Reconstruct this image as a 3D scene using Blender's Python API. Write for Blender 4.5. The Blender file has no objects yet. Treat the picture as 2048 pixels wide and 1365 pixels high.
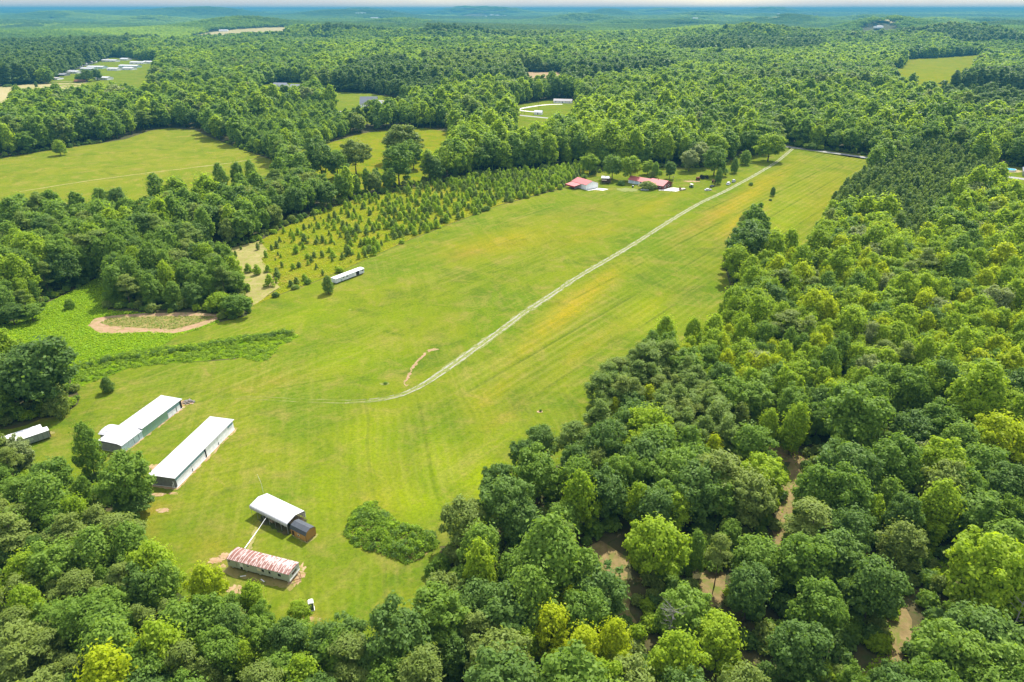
import bpy, bmesh, math, random
import numpy as np
from mathutils import Vector, Matrix
from mathutils.geometry import delaunay_2d_cdt

random.seed(7)
RNG = np.random.default_rng(7)
S = bpy.context.scene
COL = S.collection
PI = math.pi
# ------------------------------------------------------------------ camera model (photo is 2048 x 1365)
CAM_H = 110.0
F = 1365.33
PITCH = math.atan((682.5 - 18.5) / F)
CP, SP = math.cos(PITCH), math.sin(PITCH)


RISES = []
for _px, _py in ((938, 33), (990, 34), (1755, 47), (1540, 39), (1425, 36), (800, 58), (872, 90), (1242, 52), (1372, 53), (1512, 91), (1922, 91), (1905, 55), (1776, 70), (1756, 58), (1580, 52), (655, 40), (284, 45), (88, 42), (1162, 46), (722, 31),
                 (1995, 52), (1325, 28), (475, 66), (638, 87), (1428, 71), (2045, 68), (750, 40), (1395, 40), (1552, 32)):
    _dn = SP + (_py - 682.5) / F * CP; _fw = CP - (_py - 682.5) / F * SP
    _t = min(CAM_H / max(_dn, 1e-4), 12500.0)
    _d = _fw * _t * 1.02
    RISES.append(((_px - 1024) / F * _t, _d, (20 + _d * .0042) * (1.7 if _px in (1776, 990, 938) else 1), 130 + _d * .028, 110 + _d * .018))


def terrain(x, y):
    x = np.asarray(x, float); y = np.asarray(y, float)
    r = np.hypot(x, y)
    s = np.clip((r - 1000) / 1800, 0, 1); s = s * s * (3 - 2 * s)
    h = np.zeros_like(r)
    for wl, a, ang, ph in ((3900, 9, .3, .4), (2300, 8, 1.9, 2.1), (1500, 6, .9, 4.0), (1050, 4, 2.6, 1.2), (700, 2.2, 1.3, 3.3), (5200, 8, 1.45, 5.0)):
        h = h + a * np.sin((x * math.cos(ang) + y * math.sin(ang)) * 2 * PI / wl + ph + 1.3 * np.sin(x / (wl * .9) + ph))
    h = h * s
    q = np.clip((r - 8000) / 16000, 0, 1)
    h = h + 62 * q * q * (3 - 2 * q)
    h = h + 84 * np.exp(-((x + 4000) / 620) ** 2 - ((y - 10000) / 700) ** 2)
    h = h + 50 * np.exp(-((x + 5000) / 1300) ** 2 - ((y - 10200) / 700) ** 2)
    h = h + 84 * np.exp(-((x - 1330) / 300) ** 2 - ((y - 10500) / 600) ** 2)
    for bx, by, bh, sx_, sy_ in RISES:
        h = h + bh * np.exp(-((x - bx) / sx_) ** 2 - ((y - by) / sy_) ** 2)
    return np.clip(h, -32, 126)


def G(px, py, z=0.0):
    """the point of the land (plus z) that shows at photo pixel px, py"""
    vx = (px - 1024) / F; vy = (py - 682.5) / F
    dn = SP + vy * CP; fw = CP - vy * SP
    t = (CAM_H - z) / max(dn, 1e-4)
    if math.hypot(vx, fw) * t < 950:
        return vx * t, fw * t
    t = 850.0
    while t < 26000:
        if CAM_H - dn * t <= float(terrain(vx * t, fw * t)) + z:
            break
        t *= 1.006
    return vx * t, fw * t


def PX(x, y, z=0.0):
    """photo pixel of world points (numpy)"""
    dz = np.asarray(z, float) - CAM_H
    f = np.asarray(y) * CP - dz * SP
    u = np.asarray(y) * SP + dz * CP
    f = np.where(f > 1, f, 1)
    return 1024 + np.asarray(x) / f * F, 682.5 - u / f * F


def poly(pts):
    return np.array([G(*p) for p in pts])


def inside(P, x, y):
    x = np.asarray(x); y = np.asarray(y)
    r = np.zeros(x.shape, bool)
    j = len(P) - 1
    for i in range(len(P)):
        xi, yi = P[i]; xj, yj = P[j]
        if yi != yj:
            r ^= ((yi > y) != (yj > y)) & (x < (xj - xi) * (y - yi) / (yj - yi) + xi)
        j = i
    return r


# ------------------------------------------------------------------ materials
def c4(c):
    return (c[0], c[1], c[2], 1.0)


class NT:
    def __init__(s, name, rough=.8, spec=.25):
        s.m = bpy.data.materials.new(name); s.m.use_nodes = True
        s.t = s.m.node_tree; s.b = s.t.nodes['Principled BSDF']
        s.b.inputs['Roughness'].default_value = rough
        s.b.inputs['Specular IOR Level'].default_value = spec

    def n(s, k): return s.t.nodes.new(k)

    def l(s, a, b): s.t.links.new(a, b)

    def put(s, sock, v):
        if isinstance(v, bpy.types.NodeSocket): s.l(v, sock)
        elif isinstance(v, (tuple, list)): sock.default_value = c4(v) if len(sock.default_value) == 4 else v
        else: sock.default_value = v

    def pos(s): return s.n('ShaderNodeNewGeometry').outputs['Position']

    def obj(s): return s.n('ShaderNodeTexCoord').outputs['Object']

    def noise(s, scale, detail=3, vec=None, rough=.55, dist=0):
        n = s.n('ShaderNodeTexNoise'); n.inputs['Scale'].default_value = scale
        n.inputs['Detail'].default_value = detail; n.inputs['Roughness'].default_value = rough
        n.inputs['Distortion'].default_value = dist
        s.l(vec if vec is not None else s.pos(), n.inputs['Vector'])
        return n.outputs['Fac']

    def math(s, op, a, b=0.0, clamp=False):
        n = s.n('ShaderNodeMath'); n.operation = op; n.use_clamp = clamp
        s.put(n.inputs[0], a); s.put(n.inputs[1], b)
        return n.outputs[0]

    def mix(s, f, a, b, mode='MIX'):
        n = s.n('ShaderNodeMixRGB'); n.blend_type = mode
        s.put(n.inputs[0], f); s.put(n.inputs[1], a); s.put(n.inputs[2], b)
        return n.outputs[0]

    def step(s, v, lo, hi):
        n = s.n('ShaderNodeMapRange'); n.inputs[1].default_value = lo; n.inputs[2].default_value = hi
        s.put(n.inputs[0], v)
        return n.outputs[0]

    def attr(s, name):
        n = s.n('ShaderNodeAttribute'); n.attribute_name = name
        return n

    def sep(s, v):
        n = s.n('ShaderNodeSeparateXYZ'); s.l(v, n.inputs[0]); return n.outputs

    def color(s, v): s.put(s.b.inputs['Base Color'], v)

    def bump(s, h, strength=.4, dist=.1):
        n = s.n('ShaderNodeBump'); n.inputs['Strength'].default_value = strength; n.inputs['Distance'].default_value = dist
        s.l(h, n.inputs['Height']); s.l(n.outputs[0], s.b.inputs['Normal'])


KD = .80


def dim(c): return c if c is None or max(c) > .6 else tuple(x * KD for x in c)


def plain(name, c, rough=.7, var=.15, scale=2.0, spec=.25, metal=0.0):
    c = dim(c)
    k = NT(name, rough, spec); v = k.obj()
    f = k.noise(scale, 4, v)
    k.color(k.mix(f, tuple(x * (1 - var) for x in c), tuple(min(1, x * (1 + var)) for x in c)))
    k.b.inputs['Metallic'].default_value = metal
    return k.m


def ribbed(name, c, axis=0, period=.25, depth=.5, rough=.5, dirt=None):
    """sheet metal or boards with ribs across one object axis, grime in blotches"""
    c = dim(c); dirt = dim(dirt)
    k = NT(name, rough, .35); v = k.obj(); s = k.sep(v)
    w = k.math('SINE', k.math('MULTIPLY', s[axis], 2 * PI / period))
    f = k.noise(1.1, 5, v)
    col = k.mix(k.step(f, .35, .75), c, dirt or tuple(x * .72 for x in c))
    col = k.mix(k.step(w, .8, 1.0), col, tuple(x * .7 for x in c))
    k.color(col); k.bump(w, depth, .02)
    return k.m


def grass_mat(name, a, b, pale, dark, big=.022, stripes=None, tint=False):
    if not tint: a, b, pale, dark = [tuple(x * .74 for x in c) for c in (a, b, pale, dark)]
    k = NT(name, .95, .0); p = k.pos()
    f = k.noise(big, 6, p, .62, .8)
    col = k.mix(k.step(f, .38, .60), a, b)
    f2 = k.noise(.10, 6, p, .68, .8)
    col = k.mix(k.math('MULTIPLY', k.step(f2, .50, .68), .8), col, pale)
    f3 = k.noise(.045, 7, p, .72, 1.2)
    col = k.mix(k.math('MULTIPLY', k.step(f3, .51, .68), .75), col, dark)
    if tint:
        at = k.attr('tint'); s = k.n('ShaderNodeSeparateColor'); k.l(at.outputs['Color'], s.inputs[0])
        fn = k.step(k.noise(.09, 6, p, .7, 1.5), .32, .60)
        g = lambda w, q: k.math('MULTIPLY', w, k.math('ADD', k.math('MULTIPLY', fn, q), 1 - q))
        col = k.mix(g(s.outputs[0], .6), col, (.30, .215, .008))
        col = k.mix(g(s.outputs[1], .7), col, (.25, .145, .035))
        col = k.mix(g(s.outputs[2], .7), col, (.062, .105, .008))
        col = k.mix(g(at.outputs['Alpha'], .6), col, (.19, .24, .003))
    if tint:
        mw = k.attr('mow'); ms = k.n('ShaderNodeSeparateColor'); k.l(mw.outputs['Color'], ms.inputs[0]); q = k.sep(p)
        for ch, (ax, ay), per, bend in ((0, (-DY, DX), 3.4, .8), (1, (.97, .24), 2.9, 9.0), (2, (-.35, .94), 2.6, 7.0)):
            u = k.math('ADD', k.math('ADD', k.math('MULTIPLY', q[0], ax), k.math('MULTIPLY', q[1], ay)), k.math('MULTIPLY', k.noise(.018, 2, p), bend))
            w = k.math('SINE', k.math('MULTIPLY', u, 2 * PI / per))
            m = k.math('MULTIPLY', ms.outputs[ch], k.step(k.noise(.035, 4, p, .6, .5), .36, .58))
            col = k.mix(k.math('MULTIPLY', m, k.step(w, .1, .9)), col, k.mix(.15, col, (.29, .25, .08)))
            col = k.mix(k.math('MULTIPLY', m, k.step(w, -.3, -.95)), col, k.mix(.19, col, dark))
            w2 = k.math('SINE', k.math('MULTIPLY', u, 2 * PI / (per * 5.3)))
            col = k.mix(k.math('MULTIPLY', m, k.step(w2, .965, .995)), col, k.mix(.55, col, tuple(x * .8 for x in dark)))
    if stripes:
        xyz = k.sep(p)
        for (ax, ay, per, amp, ns) in stripes:
            # streaks left by the mower: noise drawn out along the direction of travel
            u = k.math('ADD', k.math('MULTIPLY', xyz[0], ax), k.math('MULTIPLY', xyz[1], ay))
            w = k.math('SUBTRACT', k.math('MULTIPLY', xyz[1], ax), k.math('MULTIPLY', xyz[0], ay))
            cv = k.n('ShaderNodeCombineXYZ'); k.put(cv.inputs[0], k.math('MULTIPLY', u, 1 / per)); k.put(cv.inputs[1], k.math('MULTIPLY', w, .022)); k.put(cv.inputs[2], .0)
            st = k.noise(1.0, 3, cv.outputs[0], .6)
            m = k.step(k.noise(ns, 3, p), .42, .60)
            col = k.mix(k.math('MULTIPLY', k.math('MULTIPLY', k.step(st, .50, .66), m), amp), col, (.25, .22, .055))
            col = k.mix(k.math('MULTIPLY', k.math('MULTIPLY', k.step(st, .48, .34), m), amp * .8), col, dark)
    mot = k.noise(.38, 6, p, .75, .6)
    col = k.mix(k.math('MULTIPLY', k.step(mot, .52, .64), .35), col, pale)
    fine = k.noise(1.1, 6, p, .8)
    col = k.mix(k.math('MULTIPLY', k.step(fine, .42, .66), .5), col, tuple(x * .55 for x in dark))
    k.color(col); k.bump(fine, .5, .25)
    return k.m


def dirt_mat(name, a, b, scale=.5, weeds=None):
    a = dim(a); b = dim(b); weeds = weeds and tuple(x * .74 for x in weeds)
    k = NT(name, .95, .1); p = k.pos()
    col = k.mix(k.step(k.noise(scale, 6, p, .65), .35, .65), a, b)
    if weeds: col = k.mix(k.step(k.noise(.35, 5, p, .7, 1.0), .5, .62), col, weeds)
    k.color(col); k.bump(k.noise(3, 4, p), .5, .1)
    return k.m


def leaf_mat(name, c1, c2, trans=.32, tr=None):
    k = NT(name, .58, .18)
    r = k.n('ShaderNodeObjectInfo').outputs['Random']
    v = k.attr('v').outputs['Fac']
    f = k.math('ADD', k.math('MULTIPLY', r, .42), k.math('MULTIPLY', v, .58), True)
    col = k.mix(f, c1, c2)
    k.color(col)
    d = k.n('ShaderNodeBsdfTranslucent')
    k.l(k.mix(1.0, col, tr or (1.5, 1.42, .6), 'MULTIPLY'), d.inputs['Color'])
    mx = k.n('ShaderNodeMixShader'); mx.inputs[0].default_value = trans
    k.l(k.b.outputs[0], mx.inputs[1]); k.l(d.outputs[0], mx.inputs[2])
    k.l(mx.outputs[0], k.t.nodes['Material Output'].inputs['Surface'])
    return k.m


def _dirv(a, b):
    A, B = G(*a), G(*b); d = math.dist(A, B)
    return (B[0] - A[0]) / d, (B[1] - A[1]) / d


DX, DY = _dirv((1024, 772), (1306, 600))
MAT = {}
MAT['field'] = grass_mat('mown_grass', (.092, .146, .007), (.142, .172, .009), (.205, .175, .040), (.056, .096, .009),
                         stripes=((-DY, DX, 2.2, .34, .012), (.97, .24, 2.0, .20, .018)), tint=True)
MAT['meadow'] = grass_mat('rough_meadow', (.16, .215, .014), (.215, .235, .02), (.31, .26, .06), (.10, .15, .012), .03)
MAT['scrub'] = grass_mat('weedy_ground', (.16, .22, .006), (.235, .245, .010), (.30, .22, .04), (.09, .15, .008), .05)
MAT['lawn'] = grass_mat('far_lawn', (.13, .20, .012), (.18, .22, .018), (.25, .24, .05), (.09, .14, .01), .03)
MAT['cover'] = grass_mat('vine_ground', (.12, .23, .006), (.16, .25, .006), (.20, .26, .015), (.07, .15, .006), .08)
MAT['hay'] = dirt_mat('cut_straw', (.24, .215, .065), (.33, .285, .11), .15, (.22, .25, .035))
MAT['red'] = dirt_mat('red_clay', (.31, .19, .105), (.40, .275, .17), .35, (.24, .22, .06))
MAT['bare'] = dirt_mat('bare_earth', (.33, .20, .10), (.44, .32, .19), .6, (.19, .215, .02))
MAT['pathm'] = dirt_mat('faint_path', (.30, .27, .10), (.36, .31, .14), .3, (.24, .25, .05))
MAT['tan'] = dirt_mat('pale_soil', (.40, .32, .17), (.34, .29, .12), .012, (.30, .30, .10))
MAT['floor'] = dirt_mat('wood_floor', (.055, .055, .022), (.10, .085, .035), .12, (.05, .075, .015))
MAT['clear'] = dirt_mat('straw_floor', (.17, .125, .05), (.28, .205, .09), .45, (.16, .185, .035))
MAT['olive'] = dirt_mat('dry_weeds', (.22, .19, .05), (.28, .22, .08), .25, (.15, .17, .03))
MAT['gravel'] = dirt_mat('pale_gravel', (.27, .265, .20), (.36, .35, .27), .7, (.17, .20, .04))
MAT['asphalt'] = dirt_mat('worn_asphalt', (.30, .29, .28), (.36, .35, .33), .2, None)
MAT['concrete'] = plain('concrete', (.62, .60, .55), .8, .08, .6)
MAT['white_roof'] = ribbed('white_sheet_roof', (.57, .57, .59), 0, .9, 1.0, .55, (.47, .465, .46))
MAT['white_metal'] = ribbed('white_sheet_wall', (.86, .87, .88), 0, .3, .35, .5)
MAT['blue_metal'] = ribbed('pale_blue_sheet', (.55, .68, .70), 0, .45, .5, .55, (.36, .48, .50))
MAT['green_metal'] = ribbed('green_sheet', (.24, .42, .28), 0, .45, .5, .6, (.27, .38, .27))
MAT['teal'] = ribbed('teal_sheet', (.27, .45, .47), 0, .3, .3, .55)
MAT['grey_metal'] = ribbed('dark_grey_sheet', (.26, .26, .25), 1, .3, .4, .6, (.17, .165, .16))  # ribbed dark grey with darker blotches
MAT['grey_roof'] = ribbed('grey_slab', (.24, .25, .28), 0, .6, .2, .5)
MAT['trailer_side'] = ribbed('trailer_side', (.19, .23, .19), 0, 1.2, .4, .6, (.26, .27, .24))
MAT['old_white'] = plain('old_white_panel', (.70, .70, .70), .5, .15, .8)
MAT['worn_white'] = ribbed('worn_white_siding', (.61, .64, .66), 0, 1.2, .3, .6, (.50, .51, .50))
MAT['sign'] = plain('faded_sign', (.38, .45, .34), .7, .06)
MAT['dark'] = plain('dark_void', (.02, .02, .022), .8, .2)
MAT['tyre'] = plain('rubber', (.02, .02, .02), .9, .2)
MAT['glass'] = plain('window_glass', (.03, .035, .04), .12, .2, 1, .6)
MAT['wood'] = ribbed('stained_wood', (.52, .27, .075), 0, .22, .35, .6, (.42, .21, .06))
MAT['deck'] = ribbed('deck_boards', (.40, .30, .18), 1, .15, .5, .8, (.30, .21, .12))
MAT['shingle'] = ribbed('dark_roof_sheet', (.075, .085, .10), 0, .25, .3, .5)
MAT['mh_wall'] = plain('aged_aluminium_siding', (.46, .49, .41), .6, .13, .7)
MAT['mh_trim'] = plain('white_trim', (.7, .7, .68), .5, .08)
MAT['red_roof'] = ribbed('red_sheet_roof', (.56, .15, .14), 0, .6, .25, .5, (.50, .17, .155))
MAT['red_fascia'] = plain('red_fascia', (.36, .035, .04), .5, .1)
MAT['brick'] = plain('dark_red_brick', (.16, .055, .045), .9, .3, 6)
MAT['brown'] = ribbed('dark_boards', (.075, .04, .022), 0, .25, .4, .8)
MAT['grey_shingle'] = plain('grey_shingle', (.24, .25, .29), .8, .12, 1.5)
MAT['pale_shingle'] = plain('pale_shingle', (.42, .39, .38), .8, .1, 1.5)
MAT['white_paint'] = plain('white_paint', (.80, .80, .80), .4, .04)
MAT['car_white'] = plain('white_car_paint', (.78, .78, .79), .25, .03, 1, .5)
MAT['car_silver'] = plain('silver_car_paint', (.52, .55, .58), .25, .05, 1, .5)
MAT['car_black'] = plain('black_car_paint', (.02, .022, .026), .2, .1, 1, .5)
MAT['van_green'] = plain('dark_green_paint', (.04, .09, .10), .3, .1, 1, .5)
MAT['cream'] = plain('cream_paint', (.62, .54, .40), .5, .1)
MAT['rust'] = plain('rusty_steel', (.16, .065, .03), .9, .4, 3)
MAT['tractor_red'] = plain('faded_red_paint', (.28, .04, .03), .5, .2)
MAT['pole'] = plain('grey_timber', (.20, .16, .12), .9, .2, 3)
MAT['steel'] = plain('galvanised_steel', (.50, .52, .54), .4, .1, 3, .5, .6)
MAT['bark'] = plain('bark', (.13, .095, .065), .95, .3, 3)
MAT['water'] = plain('pool_water', (.08, .45, .62), .08, .05, 1, .5)
MAT['debris'] = plain('mixed_scrap', (.30, .27, .24), .8, .7, 6)
# rusted trailer roof: pale painted seams across, rust blotches between them
k = NT('rusty_roof', .75, .25); v = k.obj(); s = k.sep(v)
w = k.math('SINE', k.math('MULTIPLY', s[0], 2 * PI / .92))
wn_ = k.n('ShaderNodeTexWhiteNoise'); wn_.noise_dimensions = '1D'
k.l(k.math('FLOOR', k.math('ADD', k.math('DIVIDE', s[0], .92), .25)), wn_.inputs['W'])
cv = k.n('ShaderNodeCombineXYZ'); k.put(cv.inputs[0], k.math('MULTIPLY', s[0], 2.6)); k.put(cv.inputs[1], k.math('MULTIPLY', s[1], .85)); k.put(cv.inputs[2], wn_.outputs['Value'])
bl = k.noise(1.0, 5, cv.outputs[0], .6)
far = k.step(s[0], 5.5, 10)
lvl = k.math('ADD', k.math('ADD', bl, k.math('MULTIPLY', wn_.outputs['Value'], .10)), k.math('MULTIPLY', far, k.math('MULTIPLY', k.step(s[1], .6, 2.2), .13)))
rust = k.mix(k.noise(2.5, 4, v), (.150, .068, .055), (.230, .105, .080))
colr = k.mix(k.step(lvl, .60, .69), rust, (.40, .325, .305))
colr = k.mix(k.step(k.noise(5, 3, v), .6, .75), colr, (.34, .25, .22))
colr = k.mix(k.math('MULTIPLY', k.step(w, .80, .93), k.step(k.noise(.8, 3, v), .30, .38)), colr, (.47, .375, .345))
k.color(colr); k.bump(w, .3, .03); MAT['rusty_roof'] = k.m
# foliage tones
LEAF = {
    'dark': leaf_mat('leaf_dark', (0.073, 0.141, 0.024), (0.150, 0.244, 0.041), .46),
    'mid': leaf_mat('leaf_mid', (0.102, 0.190, 0.019), (0.214, 0.326, 0.041), .50),
    'bright': leaf_mat('leaf_bright', (0.171, 0.280, 0.011), (0.326, 0.433, 0.026), .54),
    'yellow': leaf_mat('leaf_yellow', (0.268, 0.364, 0.006), (0.428, 0.487, 0.013), .56),
    'olive': leaf_mat('leaf_olive', (0.134, 0.193, 0.032), (0.230, 0.294, 0.059), .46),
    'pine': leaf_mat('needle_green', (0.112, 0.184, 0.030), (0.214, 0.294, 0.054), .44),
    'blue': leaf_mat('needle_dark', (0.075, 0.137, 0.030), (0.134, 0.209, 0.045), .40),
    'sapling': leaf_mat('needle_young', (0.166, 0.284, 0.019), (0.353, 0.471, 0.032), .56),
    'cover': leaf_mat('vine_leaf', (0.193, 0.332, 0.011), (0.321, 0.449, 0.017), .52),
    'weed': leaf_mat('weed_leaf', (0.235, 0.289, 0.013), (0.396, 0.407, 0.024), .50),
    'mound': leaf_mat('bramble_leaf', (0.091, 0.184, 0.013), (0.246, 0.358, 0.021), .48),
    'grey': leaf_mat('leaf_greygreen', (0.171, 0.225, 0.070), (0.289, 0.342, 0.118), .40),
}


# ------------------------------------------------------------------ object helpers
def tag(o, label=None, cat=None, group=None, kind=None):
    if label: o['label'] = label
    if cat: o['category'] = cat
    if group: o['group'] = group
    if kind: o['kind'] = kind
    return o


def thing(name, label, cat, loc=(0, 0, 0), rz=0.0, group=None):
    o = bpy.data.objects.new(name, None); COL.objects.link(o)
    o.empty_display_size = .5
    o.location = loc; o.rotation_euler = (0, 0, rz)
    return tag(o, label, cat, group)


def link(name, me, parent=None, loc=None):
    o = bpy.data.objects.new(name, me); COL.objects.link(o)
    if parent: o.parent = parent
    if loc: o.location = loc
    return o


class MB:
    def __init__(s): s.v = []; s.f = []

    def add(s, vs, fs):
        n = len(s.v); s.v += [tuple(q) for q in vs]; s.f += [tuple(i + n for i in f) for f in fs]; return s

    def box(s, x0, x1, y0, y1, z0, z1):
        return s.add([(x0, y0, z0), (x1, y0, z0), (x1, y1, z0), (x0, y1, z0), (x0, y0, z1), (x1, y0, z1), (x1, y1, z1), (x0, y1, z1)],
                     [(0, 3, 2, 1), (4, 5, 6, 7), (0, 1, 5, 4), (1, 2, 6, 5), (2, 3, 7, 6), (3, 0, 4, 7)])

    def hexa(s, lo, hi):
        return s.add(list(lo) + list(hi), [(0, 3, 2, 1), (4, 5, 6, 7), (0, 1, 5, 4), (1, 2, 6, 5), (2, 3, 7, 6), (3, 0, 4, 7)])

    def prism(s, prof, x0, x1):
        """profile in y,z swept along x"""
        n = len(prof)
        return s.add([(x0, y, z) for y, z in prof] + [(x1, y, z) for y, z in prof],
                     [tuple(range(n - 1, -1, -1)), tuple(range(n, 2 * n))] + [(i, (i + 1) % n, n + (i + 1) % n, n + i) for i in range(n)])

    def prismy(s, prof, y0, y1):
        n = len(prof)
        return s.add([(x, y0, z) for x, z in prof] + [(x, y1, z) for x, z in prof],
                     [tuple(range(n)), tuple(range(2 * n - 1, n - 1, -1))] + [(i, n + i, n + (i + 1) % n, (i + 1) % n) for i in range(n)])

    def cyl(s, a, b, r0, r1=None, n=10):
        a = Vector(a); b = Vector(b); r1 = r0 if r1 is None else r1
        q = (b - a).to_track_quat('Z', 'Y')
        vs = []
        for c, r in ((a, r0), (b, r1)):
            vs += [c + q @ Vector((r * math.cos(2 * PI * i / n), r * math.sin(2 * PI * i / n), 0)) for i in range(n)]
        return s.add(vs, [tuple(range(n - 1, -1, -1)), tuple(range(n, 2 * n))] + [(i, (i + 1) % n, n + (i + 1) % n, n + i) for i in range(n)])

    def build(s, name, mat, parent=None, bevel=0.0, loc=None):
        me = bpy.data.meshes.new(name); me.from_pydata(s.v, [], s.f)
        me.materials.append(mat)
        bm = bmesh.new(); bm.from_mesh(me)
        bmesh.ops.recalc_face_normals(bm, faces=bm.faces)
        if bevel:
            bmesh.ops.bevel(bm, geom=bm.edges[:], offset=bevel, segments=2, affect='EDGES', clamp_overlap=True)
        bm.to_mesh(me); bm.free()
        return link(name, me, parent, loc)


def sheet(name, P, z, mat, cell=None, kind='structure', label=None, tints=None, wob=0.0):
    """flat piece of ground bounded by polygon P (world xy), triangulated, on the terrain"""
    P = np.asarray(P)
    pts = []
    n = len(P)
    for i in range(n):
        a, b = P[i], P[(i + 1) % n]
        m = max(1, int(np.hypot(*(b - a)) / (cell or 1e9)))
        for q in range(m):
            pts.append(a + (b - a) * q / m)
    pts = np.array(pts)
    if wob:
        pts = pts + RNG.normal(0, wob, pts.shape)
    ne = len(pts)
    edges = [(i, (i + 1) % ne) for i in range(ne)]
    if cell:
        x0, y0 = P.min(0); x1, y1 = P.max(0)
        gx, gy = np.meshgrid(np.arange(x0, x1, cell), np.arange(y0, y1, cell))
        gx = gx.ravel() + RNG.uniform(-.2, .2, gx.size) * cell; gy = gy.ravel() + RNG.uniform(-.2, .2, gy.size) * cell
        k = inside(pts, gx, gy)
        pts = np.vstack([pts, np.c_[gx[k], gy[k]]])
    vs, es, fs, *_ = delaunay_2d_cdt([Vector(p) for p in pts], edges, [], 1, 1e-4)
    V = np.array([(a[0], a[1]) for a in vs])
    Z = terrain(V[:, 0], V[:, 1]) + z
    far = np.hypot(V[:, 0], V[:, 1]) > 1000
    Z = Z + np.where(far, .9 + np.hypot(V[:, 0], V[:, 1]) / 5000, 0)
    me = bpy.data.meshes.new(name)
    me.from_pydata([(V[i, 0], V[i, 1], Z[i]) for i in range(len(V))], [], [tuple(f) for f in fs])
    me.materials.append(mat)
    if tints is not None:
        ppx, ppy = PX(V[:, 0], V[:, 1])
        T = np.zeros((len(V), 4))
        for (ch, cx, cy, rx, ry, ang, w) in tints:
            dx = ppx - cx; dy = ppy - cy; c, s_ = math.cos(math.radians(ang)), math.sin(math.radians(ang))
            u = dx * c + dy * s_; q = -dx * s_ + dy * c
            T[:, ch] = np.maximum(T[:, ch], w * np.exp(-(u / rx) ** 2 - (q / ry) ** 2))
        at = me.color_attributes.new('tint', 'FLOAT_COLOR', 'POINT')
        at.data.foreach_set('color', T.ravel().astype(np.float32))
        tk = resample([G(*p) for p in TRACK], 6.0); tg = np.gradient(tk, axis=0)
        d2 = ((V[:, None, :] - tk[None]) ** 2).sum(2); ni = d2.argmin(1)
        side = tg[ni, 0] * (V[:, 1] - tk[ni, 1]) - tg[ni, 1] * (V[:, 0] - tk[ni, 0])
        dist = np.sqrt(d2.min(1)); right = np.where(side > 0, 1.0, -1.0) * dist      # the track runs towards the camera: its left hand is the strip
        yy = V[:, 1]
        Mw = np.zeros((len(V), 4)); Mw[:, 3] = 1
        sm = lambda v, a_, b_: np.clip((v - a_) / (b_ - a_), 0, 1)
        Mw[:, 0] = sm(right, 4, 10) * sm(yy, 165, 200) + .35 * sm(-right, 6, 14) * sm(yy, 260, 330)
        Mw[:, 1] = sm(yy, 205, 170) * sm(V[:, 0], -62, -45) * .6
        Mw[:, 2] = sm(V[:, 0], -45, -60) * sm(yy, 260, 220) * .5
        at = me.color_attributes.new('mow', 'FLOAT_COLOR', 'POINT')
        at.data.foreach_set('color', np.clip(Mw, 0, 1).ravel().astype(np.float32))
    bm = bmesh.new(); bm.from_mesh(me)
    for f in bm.faces:
        if f.normal.z < 0: f.normal_flip()
    bm.to_mesh(me); bm.free()
    o = link(name, me)
    return tag(o, label, None, None, kind)


def ribbon_pts(line, w, wob=0.0):
    L = np.array(line); n = len(L)
    T = np.gradient(L, axis=0); T /= np.maximum(np.hypot(T[:, 0], T[:, 1])[:, None], 1e-6)
    N = np.c_[-T[:, 1], T[:, 0]]
    wl = w / 2 + RNG.normal(0, wob, n); wr = w / 2 + RNG.normal(0, wob, n)
    return L + N * wl[:, None], L - N * wr[:, None]


def resample(line, step):
    L = np.array(line)
    # Catmull-Rom
    out = []
    for i in range(len(L) - 1):
        p0 = L[max(i - 1, 0)]; p1 = L[i]; p2 = L[i + 1]; p3 = L[min(i + 2, len(L) - 1)]
        m = max(1, int(np.hypot(*(p2 - p1)) / step))
        for q in range(m):
            t = q / m
            out.append(.5 * ((2 * p1) + (p2 - p0) * t + (2 * p0 - 5 * p1 + 4 * p2 - p3) * t * t + (3 * p1 - p0 - 3 * p2 + p3) * t ** 3))
    out.append(L[-1])
    return np.array(out)


def ribbon(name, lines, z, mat, w, wob=0.0, taper=0, kind='structure'):
    vs = []; fs = []
    for line in lines:
        a, b = ribbon_pts(line, w, wob)
        n0 = len(vs)
        for i in range(len(a)):
            t = 1.0
            if taper and i > len(a) - taper: t = max(.12, (len(a) - i) / taper)
            m = (a[i] + b[i]) / 2
            for q in (m + (a[i] - m) * t, m + (b[i] - m) * t):
                zz = float(terrain(q[0], q[1])) + z
                vs.append((q[0], q[1], zz))
        for i in range(len(a) - 1):
            fs.append((n0 + 2 * i, n0 + 2 * i + 1, n0 + 2 * i + 3, n0 + 2 * i + 2))
    me = bpy.data.meshes.new(name); me.from_pydata(vs, [], fs); me.materials.append(mat)
    bm = bmesh.new(); bm.from_mesh(me)
    for f in bm.faces:
        if f.normal.z < 0: f.normal_flip()
    bm.to_mesh(me); bm.free()
    o = link(name, me)
    return tag(o, None, None, None, kind)


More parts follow.
